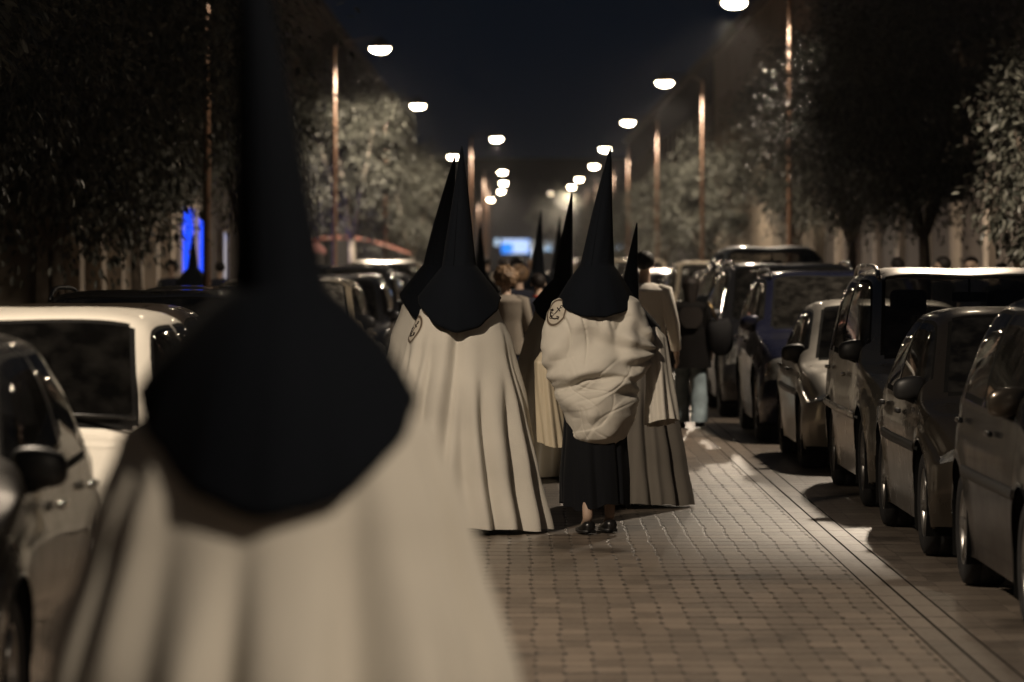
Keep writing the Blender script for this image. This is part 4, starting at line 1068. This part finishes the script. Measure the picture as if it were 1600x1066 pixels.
V = mb.grid(rows, closed_v=True); mb.face(V[0][::-1]); mb.face(V[-1]); mb.build('pouch', M['bag'], bag)
mb = MB(); mb.tube([(-.03, -.02, .17), (-.06, -.07, .26), (-.105, -.075, .34), (-.12, 0, .355), (-.10, .06, .30), (-.03, .03, .17)], .007, 6); mb.build('strap', M['gold'], bag)
# pedestrians on the pavements, beyond the cars
for x, y, h, lb, tp, hr, st, rz in ((-5.05, 60.5, 1.66, 'dim figure with loose hair on the left pavement beside the blue light', 'navy', 'hair_dark', 'wavy', 3.0), (-4.3, 60, 1.65, 'dim figure right of the silhouetted hood on the left pavement', 'navy', 'hair_dark', 'short', 0),
                                    (4.72, 45, 1.73, 'dark-haired pedestrian with pale nape behind the silver car roof', 'black', 'hair_dark', 'short', 1.0), (5.25, 47, 1.73, 'pedestrian whose face catches warm light behind the silver car roof', 'navy', 'hair_dark', 'short', 2.7),
                                    (5.5, 46.2, 1.66, 'lower dark pedestrian head between two others at the right', 'black', 'hair_dark', 'short', 0), (5.62, 45.6, 1.84, 'tall dark pedestrian head beneath the leafy right-edge tree', 'black', 'hair_dark', 'wavy', .4), (4.4, 47, 1.72, 'leftmost dim pedestrian behind the silver car roof', 'black', 'hair_dark', 'short', .2)):
    w_ = walker(x, y, h-.1, lb, tp, 'navy', hr, rz=rz, hairstyle=st); w_.location.z = .12
for x, y, h, lb, tp, hr, st in ((-.9, 70, 1.7, 'far walker in dark coat left of the distant thin hood', 'navy', 'hair_dark', 'short'), (-.2, 74, 1.74, 'far walker in grey under the blue sign', 'grey_knit', 'hair_dark', 'short'), (.35, 80, 1.68, 'far walker with brown hair under the blue sign', 'navy', 'hair_brown', 'bob'), (-.55, 83, 1.72, 'farther dark walker in the left half of the road', 'black', 'hair_dark', 'short'), (.9, 86, 1.7, 'far pale-topped walker between the hoods', 'white_shirt', 'hair_brown', 'short'), (.05, 62, 1.72, 'dark broad walker above the curly hair', 'black', 'hair_dark', 'bob')):
    walker(x, y, h, lb, tp, 'navy', hr, hairstyle=st)

# ------------------------------------------------------------------ world, camera
w = bpy.data.worlds.new('World'); scene.world = w; w.use_nodes = True
nt = w.node_tree; nt.nodes.clear()
out = nt.nodes.new('ShaderNodeOutputWorld'); bg = nt.nodes.new('ShaderNodeBackground'); sky = nt.nodes.new('ShaderNodeTexSky')
sky.sky_type = 'NISHITA'; sky.sun_disc = False; sky.sun_elevation = rad(-4); sky.sun_rotation = rad(180)
hs = nt.nodes.new('ShaderNodeHueSaturation'); hs.inputs['Saturation'].default_value = .75
add = nt.nodes.new('ShaderNodeVectorMath'); add.operation = 'ADD'; add.inputs[1].default_value = (.022, .040, .074)   # town glow in the night sky
nt.links.new(sky.outputs[0], hs.inputs['Color']); nt.links.new(hs.outputs[0], add.inputs[0]); nt.links.new(add.outputs[0], bg.inputs[0]); nt.links.new(bg.outputs[0], out.inputs[0])
bg.inputs[1].default_value = SKY if 'SKY' in globals() else .1
cam = bpy.data.cameras.new('camera'); co = bpy.data.objects.new('camera', cam); COL.objects.link(co); scene.camera = co
cam.sensor_width = 36; cam.lens = F_PX*36/1600; cam.clip_end = 3000; cam.clip_start = .1
co.location = (0, 0, CAM_Z); co.rotation_euler = (PI/2-math.atan(133/F_PX), 0, math.atan(3/F_PX))
cam.dof.use_dof = True; cam.dof.focus_distance = 26.2; cam.dof.aperture_fstop = 2.7; cam.dof.aperture_blades = 0
scene.view_settings.view_transform = 'Standard'; scene.view_settings.look = 'None'; scene.view_settings.gamma = 1; scene.view_settings.exposure = 0.
cy = scene.cycles
cy.use_denoising = True; cy.max_bounces = 6; cy.diffuse_bounces = 2; cy.glossy_bounces = 3; cy.transparent_max_bounces = 16; cy.transmission_bounces = 4
cy.caustics_reflective = False; cy.caustics_refractive = False; cy.sample_clamp_indirect = 3.; cy.volume_bounces = 0

mb = MB(); mb.box((0, 550, 14), (1260, 1340, 31)); hz = mb.build('haze', [], None); hz.data.materials.clear()
hm, hnt, HN, HL = new_mat('night_air'); ho = HN.new('ShaderNodeOutputMaterial'); pv = HN.new('ShaderNodeVolumePrincipled')
pv.inputs['Color'].default_value = (.95, .95, 1, 1); pv.inputs['Density'].default_value = .0003; pv.inputs['Anisotropy'].default_value = .93
HL.new(pv.outputs[0], ho.inputs['Volume']); hz.data.materials.append(hm); tag(hz, kind='stuff')
